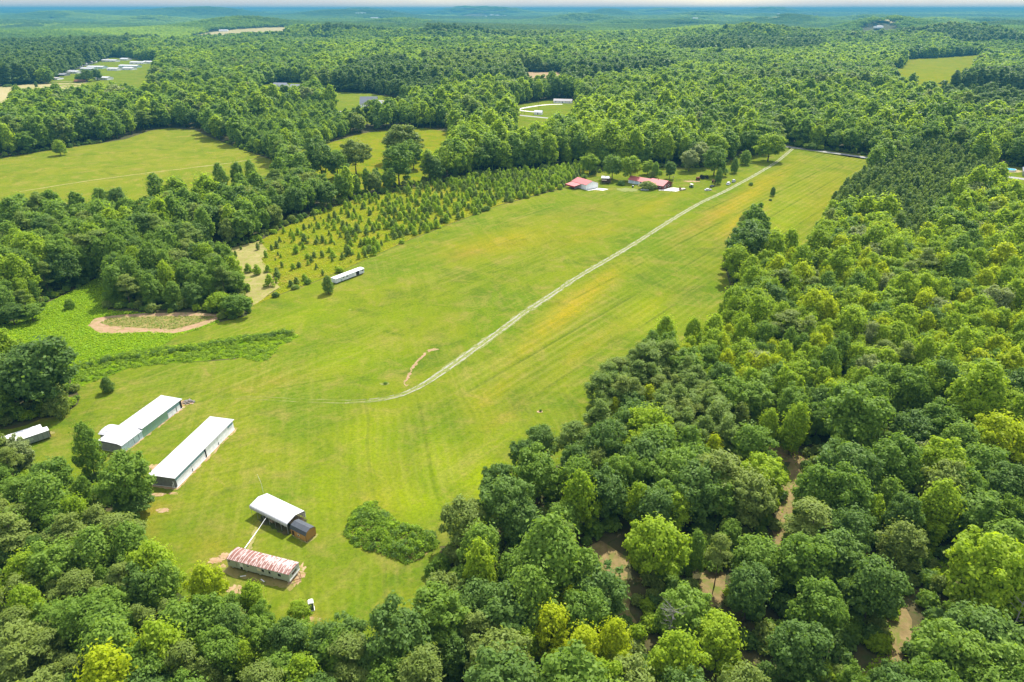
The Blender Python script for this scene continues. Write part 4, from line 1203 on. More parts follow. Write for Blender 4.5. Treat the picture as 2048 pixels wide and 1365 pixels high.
# shrubby undergrowth along the wood edges
ur = np.random.default_rng(41)
FU = Forms(); IU = []
ux, uy = jgrid(np.array([(-420, 70), (420, 640)]), 3.6, ur, .45)
k_ = lookup(EDGE, ux, uy) & ~lookup(OPEN, ux, uy) & inside(WEDGE, ux, uy) & (ur.uniform(size=len(ux)) < .75)
for a_, b_ in zip(ux[k_], uy[k_]):
    v_ = int(ur.integers(2)); tn = ('mid', 'bright', 'dark', 'olive')[int(ur.integers(4))]
    s_ = ur.uniform(.55, 1.25)
    IU.append((a_, b_, 0, FU.get((v_, tn), lambda: crown('bush', v_, 1.6, tn)), s_, s_ * ur.uniform(.8, 1.5), ur.uniform(0, 6)))
ux, uy = jgrid(np.array([(-260, 70), (330, 330)]), 4.6, ur, .45)
k_ = ~lookup(OPEN2, ux, uy) & inside(WEDGE, ux, uy)
for a_, b_ in zip(ux[k_], uy[k_]):
    v_ = int(ur.integers(2)); tn = ('mid', 'dark', 'olive')[int(ur.integers(3))]; s_ = ur.uniform(.6, 1.4)
    IU.append((a_, b_, 0, FU.get((v_, tn), lambda: crown('bush', v_, 1.6, tn)), s_, s_ * ur.uniform(.8, 1.5), ur.uniform(0, 6)))
scatter('undergrowth', 'shrubby undergrowth along the edges and floor of the woods', 'undergrowth', FU.me, IU)

# far woods: single trees to 2.6 km, then clumps of crowns to the horizon
fr = np.random.default_rng(51)
FF = Forms(); IF = []
half = 1.02
FARB = [(*G(px_, py_), L) for px_, py_, L in ((978, 35, 160), (990, 34, 200), (999, 35, 160), (1008, 34.5, 140), (1018, 36, 160), (984, 32.5, 140), (973, 36.5, 120), (1042, 38, 120), (750, 40, 130), (1398, 35, 120), (1390, 41, 100), (1552, 31, 160), (1738, 71, 75), (1762, 71, 85), (1786, 72, 85), (1812, 73, 85), (1756, 58.5, 70), (2045, 69, 70), (1580, 52, 110), (448, 65, 60), (638, 88, 45))]


def far_points(r0, r1, sp):
    w = r1 * .93
    x, y = jgrid(np.array([(-w, r0 * .55), (w, r1)]), sp, fr, .40)
    r = np.hypot(x, y)
    k_ = (r >= r0) & (r < r1) & (np.abs(x) < y * .90 + 60)
    x, y = x[k_], y[k_]
    k_ = np.ones(len(x), bool)
    for P in FAR_OPEN: k_ &= ~inside(P, x, y)
    for a_, b_, c_ in FARB: k_ &= np.hypot((x - a_) / 1.2, y - b_) > c_
    return x[k_], y[k_]


def lowfreq(x, y, s=1.0):
    return (np.sin(x / (310 * s) + 1.7 * np.sin(y / (420 * s))) + np.sin(y / (260 * s) + 1.3 * np.sin(x / (370 * s) + 2)) + .7 * np.sin((x + y) / (140 * s))) / 2.7


inner = lambda x, y: (y < 1050) & (np.abs(x) < 930) & inside(WEDGE, x, y)
x1_, y1_ = far_points(700, 1700, 11.5)
k_ = ~inner(x1_, y1_); x1_, y1_ = x1_[k_], y1_[k_]
x2_, y2_ = far_points(1700, 3000, 13.5)
for (x, y, lod, szf) in ((x1_, y1_, 2.6, 2.15), (x2_, y2_, 3.4, 2.5)):
    z = terrain(x, y)
    wx = x + 70 * np.sin(y / 130.0) + 40 * np.sin(y / 57.0 + 1); wy = y + 70 * np.sin(x / 150.0 + 2) + 40 * np.sin(x / 61.0)
    cell = (np.floor(wx / 210).astype(int) * 7919 + np.floor(wy / 260).astype(int) * 104729) % 9973
    u = np.random.default_rng(77).uniform(size=(9973, 3))[cell]
    dk = np.zeros(len(x), bool)
    for P in (Z_DK1, Z_DK4, Z_DK5, Z_DK2): dk |= inside(P, x, y)
    pine = dk | (u[:, 0] < .13)
    for q in range(len(x)):
        st = .80 + .34 * u[q, 1]
        if pine[q]: kd, tn = 'ppine', ('blue' if dk[q] or u[q, 2] < .5 else 'pine'); st = .8 + .2 * u[q, 1]
        else:
            r_ = fr.uniform() * .62 + u[q, 2] * .42
            kd = 'poplar' if (fr.uniform() < .3 + .5 * u[q, 0]) else 'oak'
            tn = 'bright' if r_ < .33 else 'mid' if r_ < .70 else 'dark' if r_ < .90 else 'olive'
        s_ = float(np.clip(fr.normal(1, .17), .6, 1.5)) * szf * st; v_ = int(fr.integers(VARS[kd]))
        if kd == 'ppine': s_ *= 1.75
        IF.append((x[q], y[q], z[q] - .2, FF.get((kd, v_, lod, tn), lambda: crown(kd, v_, lod, tn)), s_, (s_ ** .62) * fr.uniform(.9, 1.1), fr.uniform(0, 6)))


def clump_mesh(tone, seed, span=40.0, n=15):
    rng = np.random.default_rng(seed); P = []; N = []
    for i in range(n):
        cx, cy = rng.uniform(-span / 2, span / 2, 2); r = rng.uniform(5.0, 8.0); h = rng.uniform(9, 16)
        d = unit(rng.normal(size=(90, 3))); d = d[d[:, 2] > -.35][:60]
        p = d * np.array([r, r, r * .9]) * rng.uniform(.85, 1.1, (len(d), 1)) + np.array([cx, cy, h])
        P.append(p); N.append(d + rng.normal(0, .35, d.shape))
    return leaf_mesh('wood_clump', np.vstack(P), np.vstack(N), 3.4, 2.3, LEAF[tone], rng)


CL = {}
for (r0, r1, sp, sxy, szz) in ((3000, 6000, 30, 1.0, 1.0), (6000, 11000, 58, 1.75, 1.15), (11000, 25500, 140, 4.2, 1.5)):
    x, y = far_points(r0, r1, sp)
    z = terrain(x, y); lf = lowfreq(x, y, 1.5 if r1 < 7000 else 3.5)
    dk = np.zeros(len(x), bool)
    for P in (Z_DK6, Z_DK7, Z_DK5): dk |= inside(P, x, y)
    for q in range(len(x)):
        tn = 'blue' if dk[q] or lf[q] < -.5 else 'dark' if lf[q] < -.1 else 'mid' if lf[q] < .6 else 'bright'
        s_ = q % 2
        IF.append((x[q], y[q], z[q] - 1, FF.get(('clump', s_, tn), lambda: clump_mesh(tn, s_ + 5)), sxy, szz * fr.uniform(.9, 1.15), fr.uniform(0, 6)))
scatter('distant_forest', 'unbroken forest rolling away to the horizon', 'forest', FF.me, IF)
print('trees', len(TREES), 'single', nb, npn, 'far', len(IF), 'sap', len(SAP))

# ------------------------------------------------------------------ low leafy growth
def lump(x, y, seed=0.0, s=1.0):
    x = x / s; y = y / s
    return (np.sin(x * 1.9 + seed) * np.sin(y * 2.3 + seed * 2) + np.sin(x * .9 + 1.1 * np.sin(y * .8) + seed) + .6 * np.sin(x * 3.7 - y * 3.1 + seed)) / 2.6


def growth(name, P, n, hf, ln, mat, label, cat, kind=None, seed=3, nz=.55, group=None):
    """a mat of leaves over polygon P, its top surface at hf(x, y), with some leaves hanging below it"""
    rng = np.random.default_rng(seed)
    P = np.asarray(P); x0, y0 = P.min(0); x1, y1 = P.max(0)
    X = rng.uniform(x0, x1, n * 3); Y = rng.uniform(y0, y1, n * 3)
    k_ = inside(P, X, Y)
    if name == 'vine_cover': k_ &= ~inside(shrink(P_RING, 1.0), X, Y) & ~inside(BANK, X, Y)
    X, Y = X[k_][:n], Y[k_][:n]
    H = hf(X, Y); e = .4
    gx_ = (hf(X + e, Y) - hf(X - e, Y)) / (2 * e); gy_ = (hf(X, Y + e) - hf(X, Y - e)) / (2 * e)
    N = np.c_[-gx_, -gy_, np.ones(len(X))] + rng.normal(0, nz, (len(X), 3))
    Z = np.maximum(.05, H * (1 - .45 * rng.uniform(0, 1, len(X)) ** 3))
    o = link(name, leaf_mesh(name, np.c_[X, Y, Z], N, ln, ln * .75, mat, rng))
    tag(o, label, cat, group, kind)
    return o


def edge_dist(P, x, y):
    P = np.asarray(P); d = np.full(np.shape(x), 1e9)
    for i in range(len(P)):
        a = P[i]; b = P[(i + 1) % len(P)]; ab = b - a
        t = np.clip(((x - a[0]) * ab[0] + (y - a[1]) * ab[1]) / max(ab @ ab, 1e-9), 0, 1)
        d = np.minimum(d, np.hypot(x - a[0] - t * ab[0], y - a[1] - t * ab[1]))
    return d


def clumps(name, P, n, rad, hgt, ln, mat, label, cat, seed, dens=60, line=None, parent=None):
    """tangle of bushes over polygon P: n leafy clumps, hgt(x, y) high"""
    rng = np.random.default_rng(seed); P = np.asarray(P); x0, y0 = P.min(0); x1, y1 = P.max(0)
    X = rng.uniform(x0, x1, n * 6); Y = rng.uniform(y0, y1, n * 6); k_ = inside(P, X, Y); X, Y = X[k_][:n], Y[k_][:n]
    pts = []; nrm = []
    for a_, b_ in zip(X, Y):
        r_ = rng.uniform(*rad); h_ = float(hgt(np.array([a_]), np.array([b_]))[0]) * rng.uniform(.55, 1.25)
        m = int(dens * r_ * r_) + 12
        d = unit(rng.normal(size=(m, 3))); d[:, 2] = np.abs(d[:, 2]) * 1.0 - .25 * rng.uniform(size=m)
        p = d * np.array([r_, r_, max(.3, h_ * .6)]) * rng.uniform(.7, 1.1, (m, 1)) + np.array([a_, b_, h_ * .45])
        p[:, 2] = np.maximum(p[:, 2], .04)
        q = d + rng.normal(0, .5, d.shape); q[:, 2] += .6
        pts.append(p); nrm.append(q)
    o = link(name, leaf_mesh(name, np.vstack(pts), np.vstack(nrm), ln, ln * .7, mat, rng), parent)
    if parent is None: tag(o, label, cat)
    return o


MOUND = poly([(670 + u / 8.904, 990 + v / 8.904) for u, v in ((190, 620), (240, 460), (390, 270), (520, 190), (640, 140), (740, 170), (900, 300), (1080, 490), (1370, 570), (1680, 640), (1810, 750), (1850, 880), (1720, 1000), (1520, 1150), (1300, 1205), (1000, 1110), (700, 1010), (400, 905), (240, 790))])
fm_ = lambda x, y: .45 + np.minimum(edge_dist(MOUND, x, y) * .55, 1.0) * (1.45 + .8 * lump(x, y, 1.0, 1.6))
vm = clumps('vine_mound', MOUND, 330, (.45, 1.15), fm_, .40, LEAF['mound'], 'low pear shaped mound of tangled vines on the lawn by the wood', 'vine mound', 8)
clumps('dark_bush', MOUND, 60, (.5, 1.05), lambda x, y: fm_(x, y) * 1.3, .36, LEAF['dark'], None, None, 18, parent=vm)
clumps('bright_sprays', MOUND, 40, (.5, 1.0), lambda x, y: fm_(x, y) * 1.12, .42, LEAF['cover'], None, None, 19, 30, parent=vm)
sheet('mound_ground', MOUND * 1.0, .045, MAT['olive'], 3, wob=.3)
bl_ = np.array([G(60 + u / 3.531, 640 + v / 3.531) for u, v in ((300, 350), (560, 290), (830, 255), (1000, 225), (1250, 195), (1500, 150), (1750, 110), (1850, 105))])
def fb_(x, y):
    d = np.full(np.shape(x), 1e9)
    for i in range(len(bl_) - 1):
        a = bl_[i]; b = bl_[i + 1]; ab = b - a
        t = np.clip(((x - a[0]) * ab[0] + (y - a[1]) * ab[1]) / (ab @ ab), 0, 1)
        d = np.minimum(d, np.hypot(x - a[0] - t * ab[0], y - a[1] - t * ab[1]))
    return np.minimum(edge_dist(BANK, x, y), 1) * (.7 + .5 * lump(x, y, 2, .8)) + 2.0 * np.exp(-(d / 1.6) ** 2) * (1 + .6 * lump(x, y, 5, 1.1))
ob = clumps('overgrown_bank', BANK, 620, (.5, 1.2), lambda x, y: .35 + .55 * fb_(x, y), .46, LEAF['mound'], 'overgrown bank of dark bushes and vines running across the lawn to the field', 'bank of bushes', 9, 42)
BL = resample(bl_, 1.3); q0, q1 = ribbon_pts(BL, 3.2, .5); BLP = np.vstack([q0, q1[::-1]])
clumps('dark_bush', BLP, 70, (.7, 1.6), lambda x, y: 1.7 + .9 * lump(x, y, 5, 1.3), .46, LEAF['dark'], None, None, 28, 40, parent=ob)
clumps('dark_bush', BLP, 40, (.6, 1.3), lambda x, y: 1.5 + .8 * lump(x, y, 2, 1.1), .46, LEAF['mid'], None, None, 29, 40, parent=ob)
clumps('bright_sprays', BANK, 160, (.5, 1.1), lambda x, y: .3 + .45 * fb_(x, y), .48, LEAF['cover'], None, None, 30, 26, parent=ob)
growth('vine_cover', P_COVER, 16000, lambda x, y: .32 + .25 * lump(x, y, 4, 1.2), .6, LEAF['cover'], 'bright green creeping vines covering the meadow below the left wood', 'vines', 'stuff', 10, .5)
growth('weeds', P_PLANT, 15000, lambda x, y: .38 + .32 * lump(x, y, 6, 1.5), .75, LEAF['weed'], 'tall yellow green weeds between the young pines', 'weeds', 'stuff', 11, .5)
growth('ring_weeds', P_RINGIN, 1300, lambda x, y: .3 + .2 * lump(x, y, 6, 1.5), .55, LEAF['olive'], 'dry olive weeds inside the dirt ring', 'weeds', 'stuff', 12, .5)
for i, (c, lab) in enumerate(((CLEAR[3][5:], 'grass tufts below the sunlit dirt slope'), (CLEAR[2], 'weeds along the sandy path'), (CLEAR[4], 'weeds in the dark gap by the largest tree'))):
    growth('path_weeds', c, 700 if i != 1 else 160, lambda x, y: .35 + .2 * lump(x, y, 3, 1), .5, LEAF['cover'], lab, 'weeds', 'stuff', 20 + i, .5)
DRAIN = resample([G(*p) for p in [(735, 533), (760, 527), (800, 512), (850, 482), (900, 458)]], .8)
da, db = ribbon_pts(DRAIN, 1.5, .2)
growth('ditch_weeds', np.vstack([da, db[::-1]]), 900, lambda x, y: .4 + .2 * lump(x, y, 2, 1), .5, LEAF['mid'], 'line of long grass from the white trailer home along the plantation', 'long grass', 'stuff', 33, .5)


# ------------------------------------------------------------------ buildings
def frame(pa, pb):
    A, B = G(*pa), G(*pb)
    return A, math.atan2(B[1] - A[1], B[0] - A[0]), math.dist(A, B)


def ring(P):  # footprint apron of bare soil
    return np.array(P)


def apron(name, loc, rz, x0, x1, y0, y1, mat, z=.058, wob=.22):
    c, s_ = math.cos(rz), math.sin(rz); pts = []
    for (a_, b_) in ((x0, y0), (x1, y0), (x1, y1), (x0, y1)): pts.append((loc[0] + a_ * c - b_ * s_, loc[1] + a_ * s_ + b_ * c))
    P = []
    for i in range(4):
        a_, b_ = np.array(pts[i]), np.array(pts[(i + 1) % 4])
        m = max(2, int(np.hypot(*(b_ - a_)) / .9))
        for q in range(m): P.append(a_ + (b_ - a_) * q / m)
    return sheet(name, np.array(P), z, mat, None, wob=wob)


# long white shed, four bays with sliding doors
A, rz, L_ = frame((354.5, 976), (469, 859))
t = thing('long_shed', 'long white roofed shed with white sliding doors facing the field', 'shed', (*A, 0), rz)
W_ = 7.0
apron('bare_dirt', A, rz, -.9, L_ + .9, -.75, W_ + .3, MAT['bare'])
MB().box(-.1, L_ + .1, -.1, W_ + .1, -.1, .12).build('foundation', MAT['concrete'], t)
MB().hexa([(-.35, -.3, 3.08), (L_ + .35, -.3, 3.08), (L_ + .35, W_ + .3, 3.3), (-.35, W_ + .3, 3.3)], [(-.35, -.3, 3.2), (L_ + .35, -.3, 3.2), (L_ + .35, W_ + .3, 3.42), (-.35, W_ + .3, 3.42)]).build('roof', MAT['white_roof'], t)
MB().box(0, .08, .06, W_ - .06, .12, 3.06).build('end_wall', MAT['grey_metal'], t)
MB().box(L_ - .08, L_, .06, W_ - .06, .12, 3.06).build('end_wall', MAT['white_metal'], t)
MB().box(.08, L_ - .08, W_ - .14, W_ - .06, .12, 3.1).build('back_wall', MAT['white_metal'], t)
MB().box(.1, L_ - .1, .30, .36, .12, 3.04).build('inner_shade', MAT['dark'], t)  # near-black sheet behind the doors, the shade inside put in as colour
for x0, x1 in ((.05, .475), (.895, 1.0)):
    MB().box(L_ * x0 + .03, L_ * x1 - .03, .12, .18, 2.0, 3.0).build('upper_panel', MAT['teal'], t)
for x0, x1, z1, y0 in ((.012, .25, 2.0, .04), (.254, .475, 2.0, .04), (.492, .70, 2.82, -.02), (.702, .888, 2.82, -.06), (.892, .995, 2.0, .04)):
    MB().box(L_ * x0, L_ * x1, y0, y0 + .06, .14, z1).build('sliding_door', MAT['white_metal'], t)
MB().box(.0, L_ * .05, .12, .18, 2.0, 3.0).build('upper_panel', MAT['teal'], t)
for x0 in (.25, .484, .70):
    MB().box(L_ * x0 - .08, L_ * x0 + .08, -.10, .0, .0, 3.05 if x0 == .484 else 1.0).build('post', MAT['dark'], t)
for q in (.55, .95): MB().cyl((-.28, q, 0), (-.28, q, 2.1 if q < .7 else 1.2), .06).build('pipe', MAT['white_paint'], t)

# second shed with a lower front part, a green wall and an annex
A2, rz2, _ = frame((263.7, 894.3), (366.2, 816))
t = thing('long_shed', 'white roofed shed with a green wall and a low annex at its back', 'shed', (*A2, 0), rz2)
apron('bare_dirt', A2, rz2, -3.4, 22.3, -.5, .6, MAT['bare'], wob=.2)
x0, x1, x2, x3 = -3.2, 4.6, 15.0, 21.4
MB().box(x0, x3, .0, 7.0, -.1, .1).build('foundation', MAT['concrete'], t)
MB().hexa([(x1, -.3, 3.0), (x3 + .3, -.3, 3.0), (x3 + .3, 7.2, 3.2), (x1, 7.2, 3.2)], [(x1, -.3, 3.12), (x3 + .3, -.3, 3.12), (x3 + .3, 7.2, 3.32), (x1, 7.2, 3.32)]).build('roof', MAT['white_roof'], t)
MB().prism([(-.35, 2.5), (1.1, 2.94), (7.2, 3.17), (7.2, 3.29), (1.1, 3.06), (-.35, 2.62)], x0 - .2, x1 - .003).build('roof', MAT['white_roof'], t)
MB().box(x0, x1, .02, .1, .1, 2.44).build('front_wall', MAT['blue_metal'], t)
MB().box(x1, x2, -.02, .08, .1, 3.0).build('green_wall', MAT['green_metal'], t)
MB().box(x2, x3 - .9, .05, .12, 1.75, 3.0).build('upper_panel', MAT['teal'], t)
for a_, b_ in ((x2 + .1, x2 + 3.6), (x2 + 3.9, x3 - 1.0)): MB().box(a_, b_, -.03, .03, .1, 1.75).build('sliding_door', MAT['white_metal'], t)
MB().box(x3 - .9, x3, .12, .2, .1, 3.0).build('doorway', MAT['dark'], t)
MB().box(x0, x0 + .1, .1, 6.95, .1, 2.6).build('end_wall', MAT['grey_metal'], t)
MB().box(x3 - .1, x3, .2, 6.95, .1, 3.0).build('end_wall', MAT['white_metal'], t)
MB().box(x0 + .1, x3 - .1, 6.87, 6.95, .1, 2.95).build('back_wall', MAT['grey_metal'], t)
for a_ in (1.2, 3.1): MB().box(a_, a_ + .12, -.0, .018, .5, 1.9).build('vent_slot', MAT['dark'], t)
for a_ in (6.5, 8.2, 10.0, 11.7): MB().box(a_, a_ + .1, -.045, -.022, .4, 2.6).build('door_rail', MAT['teal'], t)
an = MB().box(.9, 5.6, 7.05, 11.0, .05, 2.0).build('annex', MAT['grey_metal'], t)
MB().prismy([(.6, 2.02), (1.9, 2.55), (3.3, 2.7), (4.8, 2.55), (5.9, 2.02), (5.9, 1.94), (4.8, 2.45), (3.3, 2.6), (1.9, 2.45), (.6, 1.94)], 7.0, 11.3).build('annex_roof', MAT['white_roof'], an)
MB().box(-2.8, .75, 7.4, 9.2, .9, 1.02).build('lean_to_roof', MAT['grey_roof'], t)
for a_, b_ in ((-2.6, 9.0), (.6, 9.0)): MB().box(a_, a_ + .1, b_, b_ + .1, 0, .9).build('post', MAT['pole'], t)
# scrap heap at its far end
dr = np.random.default_rng(61); mb = MB()
c0 = Vector((*G(377, 805), 0))
for i in range(46):
    a_ = dr.uniform(0, 6.28); r_ = dr.uniform(0, 1) ** .5; px_ = c0.x + 1.9 * r_ * math.cos(a_); py_ = c0.y + 1.3 * r_ * math.sin(a_)
    h_ = .9 * (1 - r_) + .1; d = Vector(dr.normal(size=3)); d.z *= .4; d.normalize()
    mb.cyl(Vector((px_, py_, h_ * .7)) - d * .35, Vector((px_, py_, h_ * .7 + .1)) + d * .45, dr.uniform(.05, .2), dr.uniform(.04, .16), 5)
tag(mb.build('scrap_heap', MAT['debris']), 'heap of scrap wood and metal at the far end of the green walled shed', 'scrap heap')

# two old box trailers at the wood
A3, rz3, _ = frame((51, 895), (103.6, 877))
for i in range(2):
    c, s_ = math.cos(rz3), math.sin(rz3)
    B3 = G(103.6, 877); off = 0 if i == 0 else 2.62
    ox, oy = (-10.5, off) if i == 0 else (-11.6, off)
    loc = (B3[0] + ox * c - oy * s_, B3[1] + ox * s_ + oy * c, 0)
    t = thing('box_trailer', 'nearer grey box trailer with a faded sign on its side' if i == 0 else 'farther box trailer with a white roof, parked against the signed one', 'box trailer', loc, rz3, 'box trailers by the wood')
    L3 = 10.5
    MB().box(0, L3, 0, 2.5, .55, 2.72).build('body', MAT['trailer_side'], t, .03)
    MB().box(-.04, L3 + .04, -.04, 2.54, 2.722, 2.80).build('roof', MAT['old_white'], t)
    MB().box(L3 - .1, L3 + .05, -.03, 2.53, .5, 2.72).build('corner_frame', MAT['rust'], t)
    for xx in (1.2, 2.3):
        for yy in (.15, 2.1): MB().cyl((xx, yy, .5), (xx, yy + .25, .5), .5, None, 14).build('wheel', MAT['tyre'], t)
    for yy in (.5, 2.0): MB().box(8.4, 8.55, yy - .08, yy + .08, 0, .55).build('prop_leg', MAT['rust'], t)
    if i == 0:
        sg = MB().box(2.9, 6.4, -.035, -.006, 1.35, 2.15).build('sign', MAT['sign'], t)
        mb = MB()
        for row in range(2):
            xx = 3.1
            while xx < 6.2:
                w_ = dr.uniform(.05, .13); mb.box(xx, xx + w_, -.05, -.038, 1.5 + row * .32, 1.5 + row * .32 + dr.uniform(.12, .2)); xx += w_ + dr.uniform(.05, .12)
        mb.build('faded_lettering', MAT['trailer_side'], sg)
    else:
        MB().box(7.2, 8.4, .02, .3, 2.802, 2.86).build('roof_hatch', MAT['dark'], t)
patch(101, 867, 1.2, .9, MAT['hay'])

# arched carport
A4, rz4, _ = frame((504.7, 1032), (574, 1067))
t = thing('carport', 'white metal carport with rounded eaves on open posts', 'carport', (*A4, 0), rz4)
L4 = 12.3; W4 = 5.4
prof = [(-.12, 2.15), (-.12, 2.75), (.02, 2.98), (.25, 3.1), (W4 / 2, 3.75), (W4 - .25, 3.1), (W4 - .02, 2.98), (W4 + .12, 2.75), (W4 + .12, 2.15)]
inn = [(y_ * .97 + .08, z_ - .05) for y_, z_ in prof]
prof2 = prof + inn[::-1]
mb = MB()
n_ = len(prof)
vs = [(xx, y_, z_) for xx in (-.3, L4 + .2) for y_, z_ in prof] + [(xx, y_, z_) for xx in (-.3, L4 + .2) for y_, z_ in inn]
fs = []
for i in range(n_ - 1):
    fs.append((i, i + 1, n_ + i + 1, n_ + i)); fs.append((2 * n_ + i, 3 * n_ + i, 3 * n_ + i + 1, 2 * n_ + i + 1))
    fs.append((i, 2 * n_ + i, 2 * n_ + i + 1, i + 1)); fs.append((n_ + i, n_ + i + 1, 3 * n_ + i + 1, 3 * n_ + i))
fs += [(0, n_, 3 * n_, 2 * n_), (n_ - 1, 3 * n_ - 1, 4 * n_ - 1, 2 * n_ - 1)]
mb.add(vs, fs); mb.build('roof', MAT['white_roof'], t)
MB().box(L4 * .35, L4 + .15, W4 + .03, W4 + .1, .9, 2.14).build('side_panel', MAT['white_metal'], t)
for i in range(7):
    xx = L4 * i / 6
    for yy in (0, W4): MB().box(xx - .035, xx + .035, yy - .035, yy + .035, 0, 2.9).build('post', MAT['steel'], t)
    MB().cyl((xx, 0, 2.92), (xx, W4 / 2, 3.62), .035, None, 6).build('rafter', MAT['steel'], t); MB().cyl((xx, W4, 2.92), (xx, W4 / 2, 3.62), .035, None, 6).build('rafter', MAT['steel'], t)
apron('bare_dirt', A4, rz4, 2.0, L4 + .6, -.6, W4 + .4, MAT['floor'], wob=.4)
# workshop deck and frame under it
c, s_ = math.cos(rz4), math.sin(rz4)
def at4(xx, yy, z=0): return (A4[0] + xx * c - yy * s_, A4[1] + xx * s_ + yy * c, z)
t = thing('wooden_deck', 'raised timber deck under the carport with a rough stud frame', 'deck', at4(3.6, 1.2), rz4)
MB().box(0, 8.9, 1.2, 4.0, .45, .62).build('platform', MAT['deck'], t)
for xx in (.1, 1.6, 3.1, 4.6, 6.1): MB().box(xx, xx + .1, .0, .1, 0, 2.1).build('stud', MAT['deck'], t)
MB().box(0, 6.3, -.01, .11, 2.1, 2.2).build('top_rail', MAT['deck'], t)
for xx in (.4, 4.4, 8.4):
    for yy in (1.4, 3.7): MB().box(xx, xx + .15, yy, yy + .15, 0, .45).build('support_block', MAT['pole'], t)
t = thing('stacked_crates', 'stack of brown timber pallets on the shaded carport floor', 'pallets', at4(5.2, .6), rz4)
for i in range(4): MB().box(0, 1.1, 0, .9, .02 + .15 * i, .14 + .15 * i).build('pallet', MAT['deck'], t)

# lofted shed with a dark gambrel roof
A5, rz5, L5 = frame((583, 1071), (611.8, 1085.7))
t = thing('barn_shed', 'brown timber shed with a dark gambrel roof at the end of the carport', 'shed', (*A5, 0), rz5)
L5 = 4.9; W5 = 3.1
apron('bare_dirt', A5, rz5, .4, L5 + .55, -.2, W5 + .45, MAT['hay'], wob=.15)
MB().box(0, L5, 0, W5, .32, 2.15).build('wall', MAT['wood'], t)
g = [(0, 2.15), (.42, 2.75), (W5 / 2, 3.1), (W5 - .42, 2.75), (W5, 2.15)]
MB().prism(g, .02, L5 - .02).build('gable', MAT['wood'], t)
go_ = [(-.1, 2.02), (.34, 2.84), (W5 / 2, 3.22), (W5 - .34, 2.84), (W5 + .1, 2.02)]; gi_ = [(-.02, 2.06), (.42, 2.77), (W5 / 2, 3.13), (W5 - .42, 2.77), (W5 + .02, 2.06)]
mb = MB()
for i in range(4):
    q = [go_[i], go_[i + 1], gi_[i + 1], gi_[i]]
    mb.prism(q, -.12, L5 + .12)
mb.build('roof', MAT['shingle'], t)
wn = MB().box(2.3, 2.85, -.03, .0, 1.0, 1.5).build('window', MAT['white_paint'], t); MB().box(2.36, 2.79, -.045, -.031, 1.06, 1.44).build('pane', MAT['glass'], wn)
MB().box(.35, 1.15, -.035, .0, .38, 1.7).build('door', MAT['brown'], t)
for yy in (.2, W5 - .35): MB().box(.05, L5 - .05, yy, yy + .15, .1, .32).build('skid', MAT['pole'], t)
for xx in (.3, 2.2, 4.2): MB().box(xx, xx + .3, .1, .4, 0, .1).build('support_block', MAT['concrete'], t)
for xx in (-.0, L5 - .03): MB().box(xx, xx + .05, -.02, .06, .32, 2.0).build('corner_trim', MAT['brown'], t)

# rusty mobile home on blocks
A6, rz6, L6 = frame((457.8, 1136.9), (580.7, 1169.3))
t = thing('mobile_home', 'derelict mobile home with a rusty seamed roof standing on blocks', 'mobile home', (*A6, 0), rz6)
W6 = 3.7
apron('bare_dirt', A6, rz6, -.7, L6 + 1.2, -1.6, W6 + .3, MAT['olive'], wob=.3)
apron('bare_dirt', A6, rz6, L6 - .8, L6 + 1.5, -.4, W6 - .3, MAT['bare'], .064, wob=.25)
MB().box(0, L6, 0, W6, .75, 2.75).build('body', MAT['mh_wall'], t)
rp = [(-.1, 2.72)] + [(-.08 + (W6 + .16) * i / 10, 2.78 + .34 * math.sin(PI * i / 10)) for i in range(11)] + [(W6 + .1, 2.72)]
mb = MB(); mb.prism(rp, -.12, L6 + .12); mb.build('roof', MAT['rusty_roof'], t)
MB().box(L6 + .005, L6 + .06, .0, W6, .72, 1.1).build('end_trim', MAT['mh_trim'], t)
MB().box(L6 + .005, L6 + .05, .02, W6 - .02, 2.45, 2.74).build('end_trim', MAT['mh_trim'], t)
for x0, w_, z0, h_ in ((.3, .5, 2.0, .45), (4.95, .75, 1.95, .5), (7.6, 1.9, 1.6, .85), (10.45, .55, 1.55, .8), (12.7, .95, 1.5, .9)):
    wn = MB().box(x0, x0 + w_, -.04, -.002, z0, z0 + h_).build('window', MAT['mh_trim'] if w_ > .7 else MAT['steel'], t)
    MB().box(x0 + .06, x0 + w_ - .06, -.055, -.041, z0 + .06, z0 + h_ - .06).build('pane', MAT['glass'], wn)
    if w_ > 1.5: MB().box(x0 + .08, x0 + w_ * .6, -.07, -.056, z0 + .08, z0 + h_ - .1).build('curtain', MAT['cream'], wn)
wn = MB().box(L6 + .003, L6 + .04, .9, 2.8, 1.5, 2.3).build('window', MAT['mh_trim'], t); MB().box(L6 + .041, L6 + .055, .98, 2.72, 1.58, 2.22).build('pane', MAT['glass'], wn)
MB().box(3.2, 4.0, -.03, -.002, .78, 2.5).build('door', MAT['old_white'], t); MB().box(3.25, 3.85, -.045, -.031, .8, 1.45).build('door_gap', MAT['dark'], t)
MB().box(2.3, 2.36, -.02, -.002, .8, 2.6).build('rust_streak', MAT['rust'], t)
for i in range(5):
    for yy in (.35, W6 - .7): MB().box(.6 + i * 3.5, 1.0 + i * 3.5, yy, yy + .35, 0, .62).build('support_block', MAT['concrete'], t)
for yy in (.6, W6 - .7): MB().box(.1, L6 + .4, yy, yy + .1, .62, .75).build('chassis_beam', MAT['rust'], t)
MB().cyl((L6 + .4, .65, .6), (L6 + 1.5, W6 / 2, .45), .07).build('tow_bar', MAT['rust'], t); MB().cyl((L6 + .4, W6 - .65, .6), (L6 + 1.5, W6 / 2, .45), .07).build('tow_bar', MAT['rust'], t)
